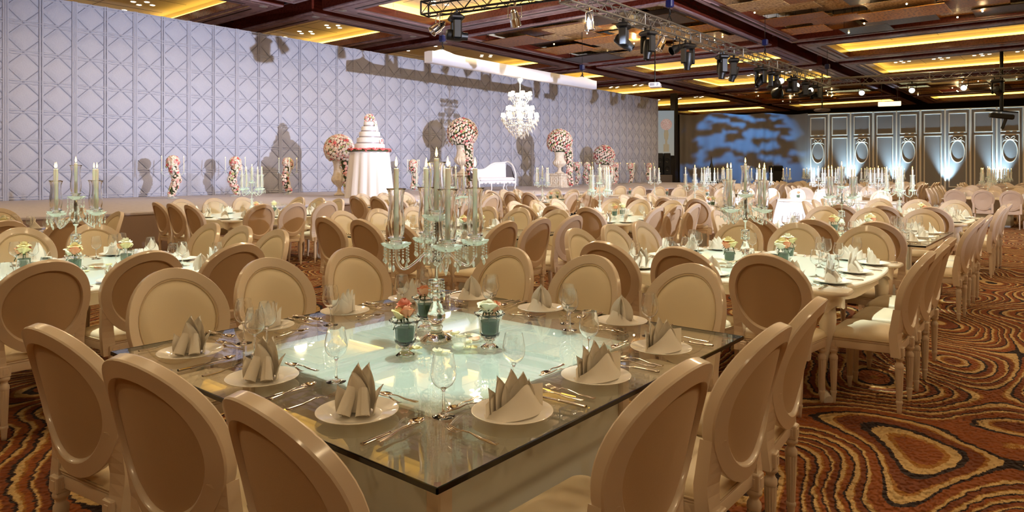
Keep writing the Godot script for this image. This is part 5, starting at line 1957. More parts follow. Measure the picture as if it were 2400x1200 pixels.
func build_far_end() -> void:
	var p1 := Vector3(48.1, 0, -14.0)
	var dir := (Vector3(50.0, 0, -3.3) - p1)
	var w := dir.length() / 8.35
	dir = dir.normalized()
	var turn := atan2(-dir.z, dir.x)
	var words := ["first", "second", "third", "fourth", "fifth", "sixth", "seventh", "eighth", "ninth", "tenth"]
	for i in 10:
		panel_unit("grey panel with white mouldings%s, %s from the dark curtain" % [" and a bow-topped oval" if i % 2 == 0 else " and a plain long field", words[i]], p1 + dir * w * (i + 0.5), turn, w, 5.28, i % 2 == 0)
	var nrm := Vector3(-dir.z, 0, dir.x)
	if nrm.x > 0:
		nrm = -nrm
	# floor lamps that wash the panels from below
	for i in [0, 2, 4, 6, 8]:
		var k: float = [0.25, 0, 2.0, 0, 4.0, 0, 6.1, 0, 8.1][i]
		var p: Vector3 = p1 + dir * w * k + nrm * 0.55
		var u := thing("uplight", "small floor lamp washing the grey panels, %s from the curtain" % words[i / 2], "lamp", p, 0.0, "uplights at the grey panels")
		part("housing", lathe_mesh([Vector2(0, 0), Vector2(0.10, 0), Vector2(0.11, 0.18), Vector2(0.09, 0.18), Vector2(0.08, 0.12), Vector2(0, 0.12)], 12), M.black, u)
		part("lamp_lens", lathe_mesh([Vector2(0, 0.13), Vector2(0.075, 0.135), Vector2(0, 0.14)], 10), M.cool_lens, u)
		spot(p + Vector3(0, 0.22, 0), p + Vector3(0, 2.6, 0) - nrm * 0.50, Color(0.72, 0.90, 1.0), 50.0 if i > 0 else 26.0, 26.0, 0.06, 0.9)
	# dark gathered curtain
	var c0 := Vector3(43.0, 0, -20.75)
	var cd := p1 - c0
	var cl := cd.length()
	cd /= cl
	var cn := Vector3(cd.z, 0, -cd.x)
	var m := MB.new()
	var rows := []
	for i in 13:
		var k := i / 12.0
		var row := []
		for j in 161:
			var x := cl * j / 160.0
			var amp := 0.05 + 0.05 * (1.0 - k)
			var off := amp * sin(x * 9.0 + 0.8 * sin(x * 2.1)) * (0.6 + 0.4 * sin(x * 1.3 + 1.0)) + 0.10 * sin(x * 1.1 + k)
			var y := 5.28 * k - 0.06 * sin(x * 1.9) * k
			row.append(c0 + cd * x + cn * off + Vector3(0, y + 0.02, 0))
		rows.append(row)
	m.grid(rows, false, false)
	solo("dark_curtain", m.mesh(), M.curtain, "dark gathered curtain with rippling blue light on it left of the grey panels", "curtain")
	# the blue ripple: a lamp behind a cut metal stencil on the ceiling
	var mid := c0 + cd * cl * 0.50 + Vector3(0, 2.7, 0)
	var from := Vector3(40.2, 6.2, -13.2)
	var l := spot(from, mid, Color(0.20, 0.50, 0.78), 230.0, 33.0, 0.01, 0.5)
	var g := thing("stencil_lamp", "small black lamp with a cut stencil throwing blue ripples at the curtain", "lamp", from)
	var gb := MB.new()
	gb.tube([Vector3(0, 1.62, 0), Vector3(0, 0.18, 0)], 0.03, 6)
	gb.box(Vector3(0, 0.14, 0), Vector3(0.25, 0.1, 0.25), 0.02)
	part("bracket", gb.mesh(), M.black_metal, g)
	var ax := (mid - from).normalized()
	var sx := ax.cross(Vector3.UP).normalized()
	var sy := sx.cross(ax)
	var st := MB.new()
	var f := FastNoiseLite.new()
	f.seed = 12
	f.frequency = 0.055
	f.fractal_octaves = 2
	var nx := 64
	var ny := 64
	var half := 0.34
	for i in nx:
		for j in ny:
			var u := (i + 0.5) / nx * 2.0 - 1.0
			var v := (j + 0.5) / ny * 2.0 - 1.0
			var d := f.get_noise_2d(i * 1.15, j * 4.2)
			if u * u + v * v < 0.97 and d > -0.06 + 0.30 * (u * u + v * v):
				continue
			var c := ax * 0.52 + sx * u * half + sy * v * half
			var hx := sx * half / nx * 1.02
			var hy := sy * half / ny * 1.02
			st.quad(c - hx - hy, c + hx - hy, c + hx + hy, c - hx + hy)
			st.quad(c - hx - hy + ax * 0.004, c - hx + hy + ax * 0.004, c + hx + hy + ax * 0.004, c + hx - hy + ax * 0.004)
	part("stencil", st.mesh(), M.black, g).set_meta("kind", "stuff")
	var hb := MB.new()
	hb.tube([Vector3(0, 0.14, 0), ax * -0.06], 0.02, 5)
	var tb := Basis(sx, ax, sx.cross(ax))
	hb.lathe([Vector2(0.0, -0.08), Vector2(0.10, -0.08), Vector2(0.14, 0.0), Vector2(0.35, 0.40), Vector2(0.35, 0.56), Vector2(0.342, 0.56), Vector2(0.342, 0.40), Vector2(0.13, 0.0), Vector2(0.09, -0.07), Vector2(0.0, -0.07)], 20, Transform3D(tb, Vector3.ZERO))
	part("snoot", hb.mesh(), M.black_metal, g)
	# tall video screen showing the decor, dark pier, loudspeakers on a grey box
	var sc := thing("video_screen", "tall video screen showing a rose urn beside the stage end", "screen", Vector3(41.95, 0, -21.5), -1.0)
	part("screen_casing", box_mesh(Vector3(1.6, 3.1, 0.12), 0.01, Vector3(0, 4.0, -0.07)), M.black, sc)
	var pic := MeshInstance3D.new()
	var qm := QuadMesh.new()
	qm.size = Vector2(1.52, 3.0)
	pic.mesh = qm
	pic.material_override = M.screen
	pic.name = "screen_picture"
	pic.position = Vector3(0, 4.0, 0.005)
	sc.add_child(pic)
	solo("dark_pier", box_mesh(Vector3(0.4, 6.7, 0.4), 0.03, Vector3(42.75, 3.35, -21.05)), M.dark_wall, "dark square pier between the video screen and the curtain", "pier")
	for k in 2:
		var sp := thing("loudspeaker", "tall black loudspeaker, %s of the pair beneath the video screen" % ["left", "right"][k], "loudspeaker", Vector3(41.02 + 0.26 * k, 1.215, -21.24 + 0.40 * k), -1.0, "black loudspeakers by the stage end")
		part("cabinet", box_mesh(Vector3(0.44, 1.42, 0.4), 0.03, Vector3(0, 0.71, 0)), M.black, sp)
		part("grille", box_mesh(Vector3(0.37, 1.32, 0.03), 0.01, Vector3(0, 0.71, 0.20)), M.grille, sp)
		for y in [0.40, 0.95]:
			var cone := MB.new()
			cone.lathe([Vector2(0.16, 0.0), Vector2(0.14, 0.02), Vector2(0.05, -0.03), Vector2(0.0, 0.0)], 16, Transform3D(Basis(Vector3.RIGHT, PI / 2), Vector3(0, y, 0.22)))
			part("cone", cone.mesh(), M.black_metal, sp)
	solo("speaker_plinth", box_mesh(Vector3(1.1, 1.2, 0.7), 0.02), M.grey_cloth, "grey cloth-covered box carrying the two loudspeakers", "plinth", Transform3D(Basis(Vector3.UP, -1.0), Vector3(41.15, 0.61, -21.04)))
	# monitor on a stand before the curtain
	var mo := thing("stage_monitor", "black monitor box on a stand in front of the dark curtain", "monitor", Vector3(38.6, 0, -12.9), -0.8)
	part("case", box_mesh(Vector3(0.62, 0.85, 0.5), 0.03, Vector3(0, 1.35, 0)), M.black, mo)
	part("face", box_mesh(Vector3(0.5, 0.22, 0.02), 0.005, Vector3(0, 1.58, 0.25)), M.black_metal, mo)
	part("stand", box_mesh(Vector3(0.4, 0.93, 0.35), 0.03, Vector3(0, 0.465, 0)), M.black_metal, mo)
	# slim black cone-like umbrella light stand seen against the curtain
	var co := MB.new()
	co.lathe([Vector2(0, 0), Vector2(0.42, 0), Vector2(0.40, 0.05), Vector2(0.05, 1.2), Vector2(0.0, 1.6)], 14)
	solo("black_cone", co.mesh(), M.black, "slim black cloth cone standing before the left part of the curtain", "cone", at(Vector3(38.3, STAGE, -16.5)))
# ------------------------------------------------------------------ laying the tables
# where the twelve chairs of the first table stand: x, z, turn off square
const FIRST_CHAIRS := [
	[[1.093, -2.737, 0.148], [1.121, -2.103, 0.163], [1.161, -1.467, -0.027]],
	[[1.766, -1.136, -0.031], [2.357, -1.101, -0.002], [2.926, -1.135, 0.084]],
	[[3.25, -2.94, 0.0], [3.249, -2.301, -0.045], [3.274, -1.694, -0.17]],
	[[1.652, -3.388, 0.002], [2.218, -3.396, 0.043], [2.859, -3.457, 0.026]]]

func first_places(c: Vector3, h: float, s: int, k: int) -> Vector3:
	var out: Vector3 = SIDES[s][1]
	var along := Vector3(absf(out.z), 0, absf(out.x))
	return c + out * (h - [0.015, 0.0, -0.035, -0.035][s]) + along * ([-0.12, 0.0, -0.09, 0.12][s] + (k - 1) * [0.56, 0.505, 0.52, 0.47][s])

const WORD := ["first", "second", "third", "fourth", "fifth", "sixth", "seventh", "eighth"]
# side: [name, outward direction, turn of a chair there, names of its three seats in rising coordinate]
const SIDES := [
	["near", Vector3(-1, 0, 0), -PI / 2, ["stage-end", "middle", "aisle-end"]],
	["aisle", Vector3(0, 0, 1), 0.0, ["near-end", "middle", "far-end"]],
	["far", Vector3(1, 0, 0), PI / 2, ["stage-end", "middle", "aisle-end"]],
	["stage", Vector3(0, 0, -1), PI, ["near-end", "middle", "far-end"]]]

var P := {}
var far_chairs := []
var n_chairs := 0

func make_protos() -> void:
	P.chair = make_chair(true)
	P.chair_mid = make_chair(false)
	P.chair_far = proto("dining_chair", "chair")
	P.far_mesh = make_far_chair()
	var fc := MeshInstance3D.new()
	fc.mesh = P.far_mesh
	fc.material_override = M.lacquer
	fc.set_meta("category", "chair")
	P.chair_far = fc
	P.glass = wine_glass(1.0, 28)
	P.glass_one = wine_glass(1.0, 16)
	P.glass_mid = wine_glass(1.0, 10)
	P.plate = make_plate(48)
	P.plate_mid = make_plate(16)
	P.napkins = [make_napkin(0), make_napkin(1), make_napkin(2)]
	P.fork = make_fork()
	P.spoon = make_spoon()
	P.knife = make_knife()
	P.small_spoon = make_spoon(0.82)
	P.small_fork = make_fork(0.82)
	P.candelabra = [make_candelabrum(0), make_candelabrum(1), make_candelabrum(2)]
	candle_protos = [candle_mesh(0.31, 0.0115, 14), candle_mesh(0.36, 0.011, 6), candle_mesh(0.31, 0.0125, 8), candle_mesh(0.235, 0.0115, 14), candle_mesh(0.235, 0.0125, 8)]
	P.vase = make_vase(true)
	P.vase_mid = make_vase(false)
	P.roses = []
	for q in [[1.0, 3, "rose_cream"], [0.75, 4, "rose_peach"], [1.1, 5, "rose_white"], [0.6, 6, "rose_pink"]]:
		P.roses.append(rose_thing(rose_mesh(q[0], q[1]), M[q[2]]))
	P.petals = [petal_mesh(1), petal_mesh(2), petal_mesh(3)]
	var tl := proto("tealight_holder", "candle holder")
	part("cup", lathe_mesh([Vector2(0.0, 0.0), Vector2(0.026, 0.0), Vector2(0.028, 0.004), Vector2(0.034, 0.055), Vector2(0.033, 0.056), Vector2(0.026, 0.010), Vector2(0.0, 0.008)], 20, 0.03, 10), M.hurricane, tl)
	part("wax", lathe_mesh([Vector2(0, 0.009), Vector2(0.022, 0.010), Vector2(0.023, 0.022), Vector2(0, 0.021)], 14), M.wax, tl)
	P.tealight = tl

func place(o: Node3D, called: String, label: String, p: Vector3, turn := 0.0, group := "") -> Node3D:
	return dup(o, called, label, p, turn, group)

func place_mesh(mesh: Mesh, m: Material, called: String, label: String, category: String, p: Vector3, turn: float, group: String) -> void:
	solo(called, mesh, m, label, category, Transform3D(Basis(Vector3.UP, turn), p), group)

func seat_frame(c: Vector3, h: float, s: int, k: int, gap: float) -> Array:
	# edge point of a seat and the turn of its place
	var out: Vector3 = SIDES[s][1]
	var along := Vector3(absf(out.z), 0, absf(out.x))
	return [c + out * h + along * (k - 1) * gap, SIDES[s][2], out, along]

func lay_table(name_: String, c: Vector3, h: float, glass: bool, level: int, sd: int) -> void:
	var r := RandomNumberGenerator.new()
	r.seed = sd
	if glass:
		glass_table("square clear glass table on a frosted base, the " + name_, c, h)
	else:
		white_table("white lacquered table with lobed corners and curved legs, the " + name_, c, h)
	var gap := 0.62 if glass else 0.59
	var grp := "chairs round the tables"
	for s in 4:
		for k in 3:
			var f := seat_frame(c, h, s, k, gap)
			if level == 0:
				f[0] = first_places(c, h, s, k)
			var where = "%s seat on the %s side of the %s" % [SIDES[s][3][k], SIDES[s][0], name_]
			var cp: Vector3 = f[0] + f[2] * (0.075 + r.randf_range(-0.02, 0.02)) + f[3] * r.randf_range(-0.02, 0.02)
			cp.y = 0
			var yaw2: float = f[1] + r.randf_range(-0.035, 0.035)
			if level == 0:
				var q: Array = FIRST_CHAIRS[s][k]
				cp = Vector3(q[0], 0, q[1])
				yaw2 = f[1] + q[2]
			var src: Node3D = P.chair if level <= 1 else P.chair_mid
			dup(src, "dining_chair", "cream oval-back chair, " + where, cp, yaw2, grp)
			n_chairs += 1
			lay_place(f[0], f[1], where, level, s, k, r, name_)
	if level == 0:
		var tbl := get_node("glass_table")
		part("red_sticker", box_mesh(Vector3(0.026, 0.0006, 0.018), 0.0), M.red_label, tbl, Transform3D(Basis(Vector3.UP, 0.75), Vector3(-h + 0.035, TOP - 0.0125, h - 0.035)))
	# centrepiece
	var cc := c + Vector3(0.02, TOP, -0.05)
	dup(P.candelabra[0 if level == 0 else (1 if level == 1 else 2)], "candelabrum", "five-light crystal candelabrum with glass hurricane shades on the " + name_, cc, r.randf_range(-0.1, 0.1) if level == 0 else r.randf() * 1.5, "crystal candelabra on the tables")
	var arms := ["far-side arm", "aisle-side arm", "near-side arm", "stage-side arm", "centre"]
	var yaw: float = get_child(get_child_count() - 1).rotation.y
	var spots := candle_spots()
	for i in 5:
		dup(candle_protos[(0 if level < 2 else 2) if i < 4 else (3 if level < 2 else 4)], "candle", "ivory candle on the %s of the candelabrum of the %s" % [arms[i], name_], cc + spots[i].rotated(Vector3.UP, yaw), 0.0, "ivory candles on the tables")
	var vases := [[Vector3(-0.24, TOP, 0.03), "near side"], [Vector3(0.08, TOP, 0.22), "aisle side"], [Vector3(0.16, TOP, -0.27), "far side"]]
	if level > 0:
		vases = [[Vector3(-0.10, TOP, 0.30), "aisle side"], [Vector3(0.28, TOP, 0.22), "far side"], [Vector3(-0.32, TOP, -0.05), "near side"]]
	var kinds := [[3, 1, 0, 1], [1, 2, 2], [0, 1, 3]]
	for i in (3 if level < 2 else 2):
		vase_with_roses(c + vases[i][0], kinds[i] if level == 0 else [[0, 1, 2, 0], [2, 0, 1, 2], [0, 0, 1, 3]][i], "%s of the candelabrum of the %s" % [vases[i][1], name_], level, r)
	# petals strewn round it
	if level <= 1:
		var n := 30 if level == 0 else 16
		for i in n:
			var a := r.randf() * TAU
			var d := 0.10 + 0.24 * r.randf() * r.randf() + 0.05 * r.randf()
			var m: Material = [M.rose_white, M.rose_white, M.rose_cream, M.rose_white, M.rose_blush][r.randi() % 5]
			solo("rose_petal", P.petals[r.randi() % 3], m, "loose rose petal strewn round the candelabrum of the " + name_, "petal", Transform3D(Basis(Vector3.UP, r.randf() * TAU).rotated(Vector3.RIGHT, r.randf_range(-0.1, 0.1)).scaled(Vector3.ONE * r.randf_range(1.1, 1.6)), c + Vector3(cos(a) * d, TOP + 0.001, sin(a) * d * 0.8)), "loose rose petals of the " + name_)
	if level == 0:
		dup(P.tealight, "tealight_holder", "small cut-glass tealight cup beside the aisle-side rose vase, first aisle-row table", c + Vector3(0.20, TOP, 0.10), 0.0)
		dup(P.tealight, "tealight_holder", "small cut-glass tealight cup at the candelabrum foot, first aisle-row table", c + Vector3(-0.02, TOP, 0.13), 0.0)

func vase_with_roses(p: Vector3, kinds: Array, where: String, level: int, r: RandomNumberGenerator) -> void:
	var near := level == 0
	dup(P.vase if near else P.vase_mid, "crystal_vase", "leaf-lined crystal vase, " + where, p, r.randf() * TAU, "crystal rose vases")
	var colour := ["cream", "peach", "white", "pink"]
	var n := kinds.size()
	for i in (n if level < 2 else 2):
		var a := TAU * i / n + 0.4
		var rad := 0.030 if n > 3 and near else (0.037 if n > 3 else 0.026)
		var pos := p + Vector3(cos(a) * rad, 0.160 + (0.030 if i == 0 and n > 3 else 0.008 * (i % 2)), sin(a) * rad)
		if i == 0 and n > 3:
			pos = p + Vector3(0.0, 0.192, -0.008)
		var b := Basis(Vector3.UP, r.randf() * TAU).rotated(Vector3(sin(a), 0, -cos(a)), -0.42 if not (i == 0 and n > 3) else 0.0).scaled(Vector3.ONE * (1.15 if near else 1.35))
		var o = dup(P.roses[kinds[i]], "rose", "%s rose in vase at %s" % [colour[kinds[i]], where], pos, 0.0, "%s roses in the vase at the %s" % [colour[kinds[i]], where])
		o.transform.basis = b

func lay_place(e: Vector3, turn: float, where: String, level: int, s: int, k: int, r: RandomNumberGenerator, table: String) -> void:
	var b := Basis(Vector3.UP, turn)
	var o := e + Vector3(0, TOP, 0)
	var put := func(x: float, z: float) -> Vector3:
		return o + b * Vector3(x, 0.0, z)
	var jx := r.randf_range(-0.012, 0.012)
	place_mesh(P.plate if level == 0 else P.plate_mid, M.china, "plate", "white china plate, " + where, "plate", put.call(jx, -0.175), r.randf() * TAU, "plates on the tables")
	var kind := 0
	if s == 0:
		kind = 0
	elif s == 1 or s == 3:
		kind = 1
	else:
		kind = 2
	if level > 0:
		kind = r.randi() % 3
	elif s == 2 and k == 1:
		kind = 2
	var black: bool = (table == "third middle-row table" and s == 0 and k == 1) or (table == "third stage-row table" and s == 1 and k == 0) or (table == "fourth middle-row table" and s == 0 and k == 1) or (table == "first stage-row table" and s == 3 and k == 1)
	var facing := turn + (0.35 if kind == 1 else 0.0) + r.randf_range(-0.2, 0.2)
	if level == 0 and s == 0:
		facing = turn + [0.75, 0.65, 0.55][k]
	if level == 0 and s == 1:
		facing = turn - 0.30
	place_mesh(P.napkins[1 if black else kind], M.black_linen if black else M.linen, "napkin", ("black folded napkin, " if black else "folded %s white napkin, " % ["scroll", "fan", "peak"][kind]) + where, "napkin", put.call(jx, -0.175), facing, "folded napkins on the plates")
	if level <= 3:
		dup(P.glass if level == 0 else (P.glass_one if level == 1 else P.glass_mid), "wine_glass", "empty stemmed wine glass, " + where, put.call(0.215 + jx, -0.345), 0.0, "wine glasses on the tables")
	if level == 0 and (s == 2 or (s == 0 and k == 0)) or level == 1 and (k + s) % 2 == 0:
		dup(P.glass if level == 0 else (P.glass_one if level == 1 else P.glass_mid), "wine_glass", "inner stemmed glass, " + where, put.call(0.13, -0.455), 0.0, "wine glasses on the tables")
	if level <= 1:
		place_mesh(P.fork, M.steel, "fork", "silver dinner fork, " + where, "fork", put.call(-0.205, -0.16), turn + r.randf_range(-0.12, 0.05), "dinner forks")
		place_mesh(P.knife, M.steel, "knife", "silver dinner knife, " + where, "knife", put.call(0.205, -0.15), turn + 0.05, "dinner knives")
	if level == 0:
		var sp := Transform3D(Basis(Vector3.UP, turn + 0.16), put.call(0.228, -0.165) + Vector3(0, 0.007, 0))
		solo("spoon", P.spoon, M.steel, "silver soup spoon, " + where, "spoon", sp, "soup spoons")
		place_mesh(P.small_spoon, M.steel, "dessert_spoon", "silver dessert spoon, " + where, "spoon", put.call(-0.02, -0.365), turn + PI / 2 + 0.12, "dessert spoons")
		var df := Transform3D(Basis(Vector3.UP, turn - PI / 2 - 0.22), put.call(-0.035, -0.335) + Vector3(0, 0.002, 0))
		solo("dessert_fork", P.small_fork, M.steel, "silver dessert fork, " + where, "fork", df, "dessert forks")

func long_table() -> void:
	var t := thing("head_table", "long white cloth-fronted head table lit cold white before the far tables", "table", Vector3(18.75, 0, -8.0), 0.0)
	part("tabletop", box_mesh(Vector3(0.95, 0.05, 9.4), 0.015, Vector3(0, TOP - 0.025, 0)), M.white, t)
	part("front_cloth", box_mesh(Vector3(0.03, TOP - 0.06, 9.36), 0.005, Vector3(-0.46, (TOP - 0.06) / 2, 0)), M.white_cloth, t)
	for z in [-4.6, -1.6, 1.6, 4.6]:
		part("trestle", box_mesh(Vector3(0.7, TOP - 0.06, 0.05), 0.01, Vector3(0.05, (TOP - 0.06) / 2, z)), M.white, t)
	for i in 13:
		var z := -12.3 + 0.70 * i
		dup(P.chair_mid, "dining_chair", "cream chair behind the long head table, %s from its stage end" % (WORD[i] if i < 8 else ["ninth", "tenth", "eleventh", "twelfth", "thirteenth"][i - 8]), Vector3(19.42, 0, z), PI / 2, "chairs round the tables")
		n_chairs += 1
	var r := RandomNumberGenerator.new()
	r.seed = 91
	var zs := [-11.6, -9.9, -8.2, -6.6, -5.2, -3.8]
	for i in zs.size():
		candelabrum_set(Vector3(18.8, TOP, zs[i]), "%s on the long head table from its stage end" % WORD[i], r)
	for i in 7:
		vase_with_roses(Vector3(18.62, TOP, -11.9 + 1.25 * i), [0, 1, 2], "%s on the head table from its stage end" % WORD[i], 2, r)

func candelabrum_set(p: Vector3, which: String, r: RandomNumberGenerator) -> void:
	var yaw := r.randf() * 1.5
	dup(P.candelabra[2], "candelabrum", "small-looking crystal candelabrum, " + which, p, yaw, "crystal candelabra on the tables")
	var spots := candle_spots()
	for i in 5:
		dup(candle_protos[2 if i < 4 else 4], "candle", "ivory candle of the crystal candelabrum " + which, p + spots[i].rotated(Vector3.UP, yaw), 0.0, "ivory candles of the candelabrum " + which)

func far_tables() -> void:
	var r := RandomNumberGenerator.new()
	r.seed = 44
	var xs := [23.2, 26.6, 30.0, 33.4]
	var zs := [-2.2, -6.0, -9.8, -13.4]
	var stuff := []
	var order := []
	for i in 4:
		for j in 4:
			if j == 3:
				continue
			order.append([i, j])
	for q in order:
		var i: int = q[0]
		var j: int = q[1]
		var row: String = ["fifth", "sixth", "seventh", "eighth"][i]
		var col: String = ["aisle", "middle", "stage", "stage-foot"][j]
		var name_ = "%s %s-row table" % [row, col]
		var c := Vector3(xs[i] + r.randf_range(-0.3, 0.3), 0, zs[j] + r.randf_range(-0.3, 0.3))
		var t := thing("far_table", "white square table far down the hall, the " + name_, "table", c, 0.0, "square dining tables")
		part("tabletop", box_mesh(Vector3(1.95, 0.03, 1.95), 0.01, Vector3(0, TOP - 0.015, 0)), M.white, t)
		part("base", box_mesh(Vector3(1.1, TOP - 0.03, 1.1), 0.01, Vector3(0, (TOP - 0.03) / 2, 0)), M.frosted_panel, t)
		for s in 4:
			for k in 3:
				var f := seat_frame(c, 0.98, s, k, 0.62)
				var cp: Vector3 = f[0] + f[2] * 0.08
				var yaw: float = f[1] + r.randf_range(-0.08, 0.08)
				if n_chairs < 300:
					var o = dup(P.chair_far, "dining_chair", "cream oval-back chair, %s seat on the %s side of the %s" % [SIDES[s][3][k], SIDES[s][0], name_], cp, yaw, "chairs round the tables")
					n_chairs += 1
				else:
					far_chairs.append(at(cp, yaw))
				stuff.append(at(f[0] - f[2] * 0.175 + Vector3(0, TOP, 0), yaw))
		candelabrum_set(c + Vector3(0, TOP, 0), "on the " + name_, r)
	if far_chairs.size() > 0:
		var o := scatter("farthest_chairs", P.far_mesh, M.lacquer, self, far_chairs)
		tag(o, "mass of cream chairs at the farthest tables before the grey panels", "chairs")
	var nap = scatter("far_napkins", P.napkins[2], M.linen, self, stuff)
	tag(nap, "white napkins along the far tables before the grey panels", "napkins")

func _ready() -> void:
	# camera: level, with the lens shifted down so that uprights stay upright
	var cam := Camera3D.new()
	cam.name = "camera"
	cam.position = Vector3(0, 1.54, 0)
	cam.rotation.y = -atan2(0.7716673, 0.6360264)
	cam.projection = Camera3D.PROJECTION_FRUSTUM
	cam.near = 0.05
	cam.far = 200.0
	cam.size = 2.0 * 0.05 * 600.0 / 1610.0
	cam.frustum_offset = Vector2(0, -0.05 * 202.0 / 1610.0)
	add_child(cam)
	cam.current = true
	var env := Environment.new()
	env.background_mode = Environment.BG_COLOR
	env.background_color = Color(0.02, 0.018, 0.016)
	env.tonemap_mode = Environment.TONE_MAPPER_LINEAR
	env.tonemap_exposure = 1.1
	env.sdfgi_enabled = true
	env.ssao_enabled = true
	env.ssil_enabled = true
	var we := WorldEnvironment.new()
	we.name = "world_environment"
	we.environment = env
	add_child(we)
	lights()
	make_materials()
	M.beam_cloth = mat(Color(0.86, 0.86, 0.90), 0.75)
	M.shade_glow = glow(Color(1.0, 0.95, 0.86), 2.2)
	M.crystal_bright = mat(Color(0.95, 0.93, 0.90), 0.05, 0.6)
	M.light_box = glow(Color(1.0, 0.92, 0.72), 1.6)
	M.screen = screen_material()
	build_room()
	build_ceiling()
	build_stage()
	make_protos()
	lay_table("first aisle-row table", Vector3(2.18, 0, -2.21), 1.0, true, 0, 1)
	lay_table("second aisle-row table", Vector3(5.66, 0, -2.10), 0.97, false, 1, 2)
	lay_table("first middle-row table", Vector3(1.95, 0, -5.98), 0.99, false, 1, 3)
	lay_table("second middle-row table", Vector3(6.0, 0, -5.9), 1.0, true, 1, 4)
	lay_table("third aisle-row table", Vector3(9.1, 0, -2.2), 1.0, true, 1, 5)
	lay_table("third middle-row table", Vector3(9.5, 0, -5.95), 0.97, false, 2, 6)
	lay_table("first stage-row table", Vector3(2.15, 0, -9.95), 1.0, true, 2, 7)
	lay_table("second stage-row table", Vector3(6.3, 0, -11.0), 0.97, false, 2, 8)
	lay_table("third stage-row table", Vector3(10.2, 0, -10.8), 1.0, true, 2, 9)
	lay_table("fourth stage-row table", Vector3(14.0, 0, -10.5), 0.97, false, 2, 10)
	lay_table("fourth aisle-row table", Vector3(12.65, 0, -2.2), 0.97, false, 2, 11)
	lay_table("fourth middle-row table", Vector3(13.2, 0, -6.0), 1.0, true, 2, 12)
	long_table()
	far_tables()
	build_stage_things()
	build_rig()
	build_beam_and_chandelier()
	build_far_end()
	flood_stand()
	for k in P:
		var o = P[k]
		if o is Node:
			o.free()
	for a in [P.candelabra, P.roses, candle_protos]:
		for o in a:
			o.free()

const FLOOD := Vector3(8.7, 3.0, 12.5)

func flood_stand() -> void:
	# the flood lamp on its stand beyond the aisle, with an added barn-door flag, unseen, that blocks its light from the tables
	var t := thing("stage_flood_lamp", "black stage flood lamp on a tripod stand beyond the aisle", "lamp", Vector3(FLOOD.x, 0, FLOOD.z), -0.244)
	var m := MB.new()
	m.tube([Vector3(0, 0.5, 0.25), Vector3(0, 2.7, 0.25)], 0.03, 8)
	part("pole", m.mesh(), M.black_metal, t)
	for k in 3:
		var l := MB.new()
		var a := TAU * k / 3
		l.tube([Vector3(0, 0.9, 0.25), Vector3(cos(a) * 0.6, 0.01, 0.25 + sin(a) * 0.6)], 0.018, 6)
		part("leg", l.mesh(), M.black_metal, t)
	var h := MB.new()
	h.lathe([Vector2(0.0, -0.32), Vector2(0.14, -0.30), Vector2(0.16, -0.05), Vector2(0.15, -0.05), Vector2(0.13, -0.26), Vector2(0.0, -0.27)], 20, Transform3D(Basis(Vector3.RIGHT, -PI / 2), Vector3(0, 3.0, 0)))
	part("lamp_housing", h.mesh(), M.black, t)
	var g := MB.new()
	g.lathe([Vector2(0.0, -0.20), Vector2(0.11, -0.19), Vector2(0.0, -0.18)], 16, Transform3D(Basis(Vector3.RIGHT, -PI / 2), Vector3(0, 3.0, 0)))
	part("lamp_lens", g.mesh(), M.cool_lens, t)
	part("added_flag", box_mesh(Vector3(1.5, 0.70, 0.01), 0.003, Vector3(0, 2.905 - 0.35, -1.0)), M.black, t)
	for s: float in [-0.7, 0.7]:
		var b := MB.new()
		b.tube([Vector3(s, 2.88, -1.0), Vector3(s * 0.2, 2.9, 0.1)], 0.012, 5)
		part("added_flag_arm", b.mesh(), M.black_metal, t)

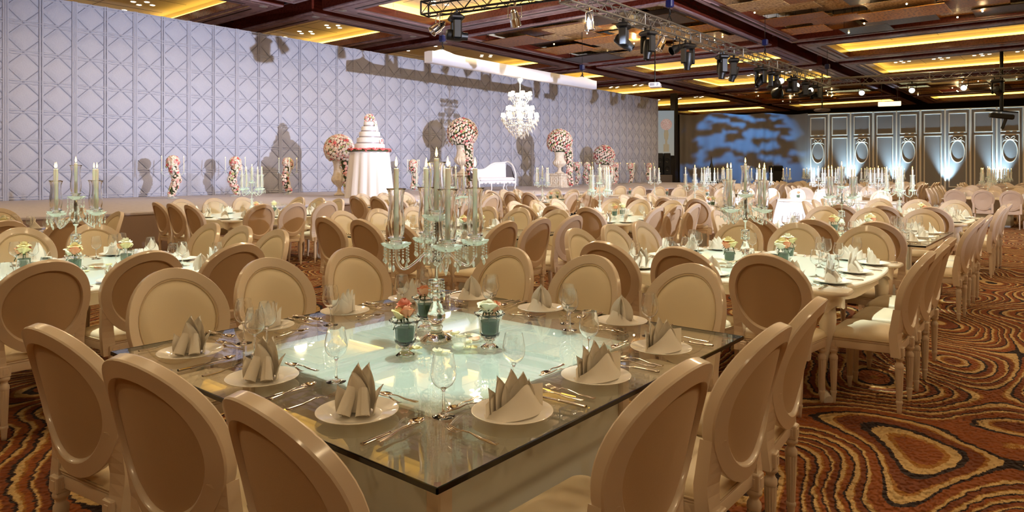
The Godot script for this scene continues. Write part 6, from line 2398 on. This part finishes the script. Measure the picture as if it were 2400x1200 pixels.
func lights() -> void:
	# cold wash on the stage from a lamp stand beyond the aisle
	spot(FLOOD, Vector3(18.5, 3.0, -20.8), Color(0.89, 0.915, 1.0), 820.0, 30.0, 0.10, 0.8)
	# washes from the long truss
	for q in [[13.5, 11.5, 30.0], [17.5, 19.5, 26.0], [21.0, 27.5, 22.0]]:
		spot(Vector3(q[0], 5.0, -8.9), Vector3(q[1], 0.8, -17.0), Color(0.84, 0.88, 1.0), q[2], 30.0, 0.06, 0.9)
	# pin spots on the near tables
	for q in [[2.2, -2.2, 30.0], [5.66, -2.1, 42.0], [1.95, -5.98, 38.0], [6.0, -5.9, 32.0], [9.1, -2.2, 36.0], [9.5, -5.95, 34.0], [6.3, -11.0, 34.0], [12.65, -2.2, 36.0]]:
		spot(Vector3(q[0] - 0.4, 6.5, q[1] + 0.9), Vector3(q[0], 0.76, q[1]), Color(0.93, 1.0, 0.96), q[2], 7.6 if q[0] < 2.3 and q[1] > -3.0 else 12.5, 0.05, 0.35)
	# cold light on the head table and the chairs beyond
	spot(Vector3(12.4, 5.0, -8.3), Vector3(19.2, 0.8, -7.2), Color(0.80, 0.87, 1.0), 130.0, 24.0, 0.06, 0.7)
	spot(Vector3(12.4, 5.0, -7.8), Vector3(18.4, 0.8, -2.6), Color(0.84, 0.87, 1.0), 60.0, 16.0, 0.06, 0.7)

func screen_material() -> StandardMaterial3D:
	# the picture on the screen: pale blue-grey room, a stone urn, a ball of roses
	var im := Image.create(152, 300, false, Image.FORMAT_RGB8)
	var r := RandomNumberGenerator.new()
	r.seed = 8
	for y in 300:
		for x in 152:
			var c := Color(0.62, 0.66, 0.68).lerp(Color(0.70, 0.68, 0.62), y / 300.0)
			var dx := (x - 100) / 1.0
			var w := 0.0
			if y > 120 and y < 190:
				w = 17.0 - absf(y - 160) * 0.18
			elif y >= 190 and y < 225:
				w = 6.0 + absf(y - 208) * 0.25
			elif y >= 225 and y < 275:
				w = 19.0
			if absf(dx) < w:
				c = Color(0.80, 0.70, 0.54) * (0.85 + 0.15 * sin(x * 0.9))
			if Vector2(dx, y - 92).length() < 38:
				c = [Color(0.93, 0.90, 0.82), Color(0.90, 0.70, 0.66), Color(0.82, 0.45, 0.45), Color(0.55, 0.52, 0.40)][r.randi() % 4]
			im.set_pixel(x, y, c)
	var m := mat(Color.BLACK, 0.3)
	m.emission_enabled = true
	m.emission = Color.WHITE
	m.emission_operator = BaseMaterial3D.EMISSION_OP_MULTIPLY
	m.emission_texture = ImageTexture.create_from_image(im)
	m.emission_energy_multiplier = 0.55
	return m
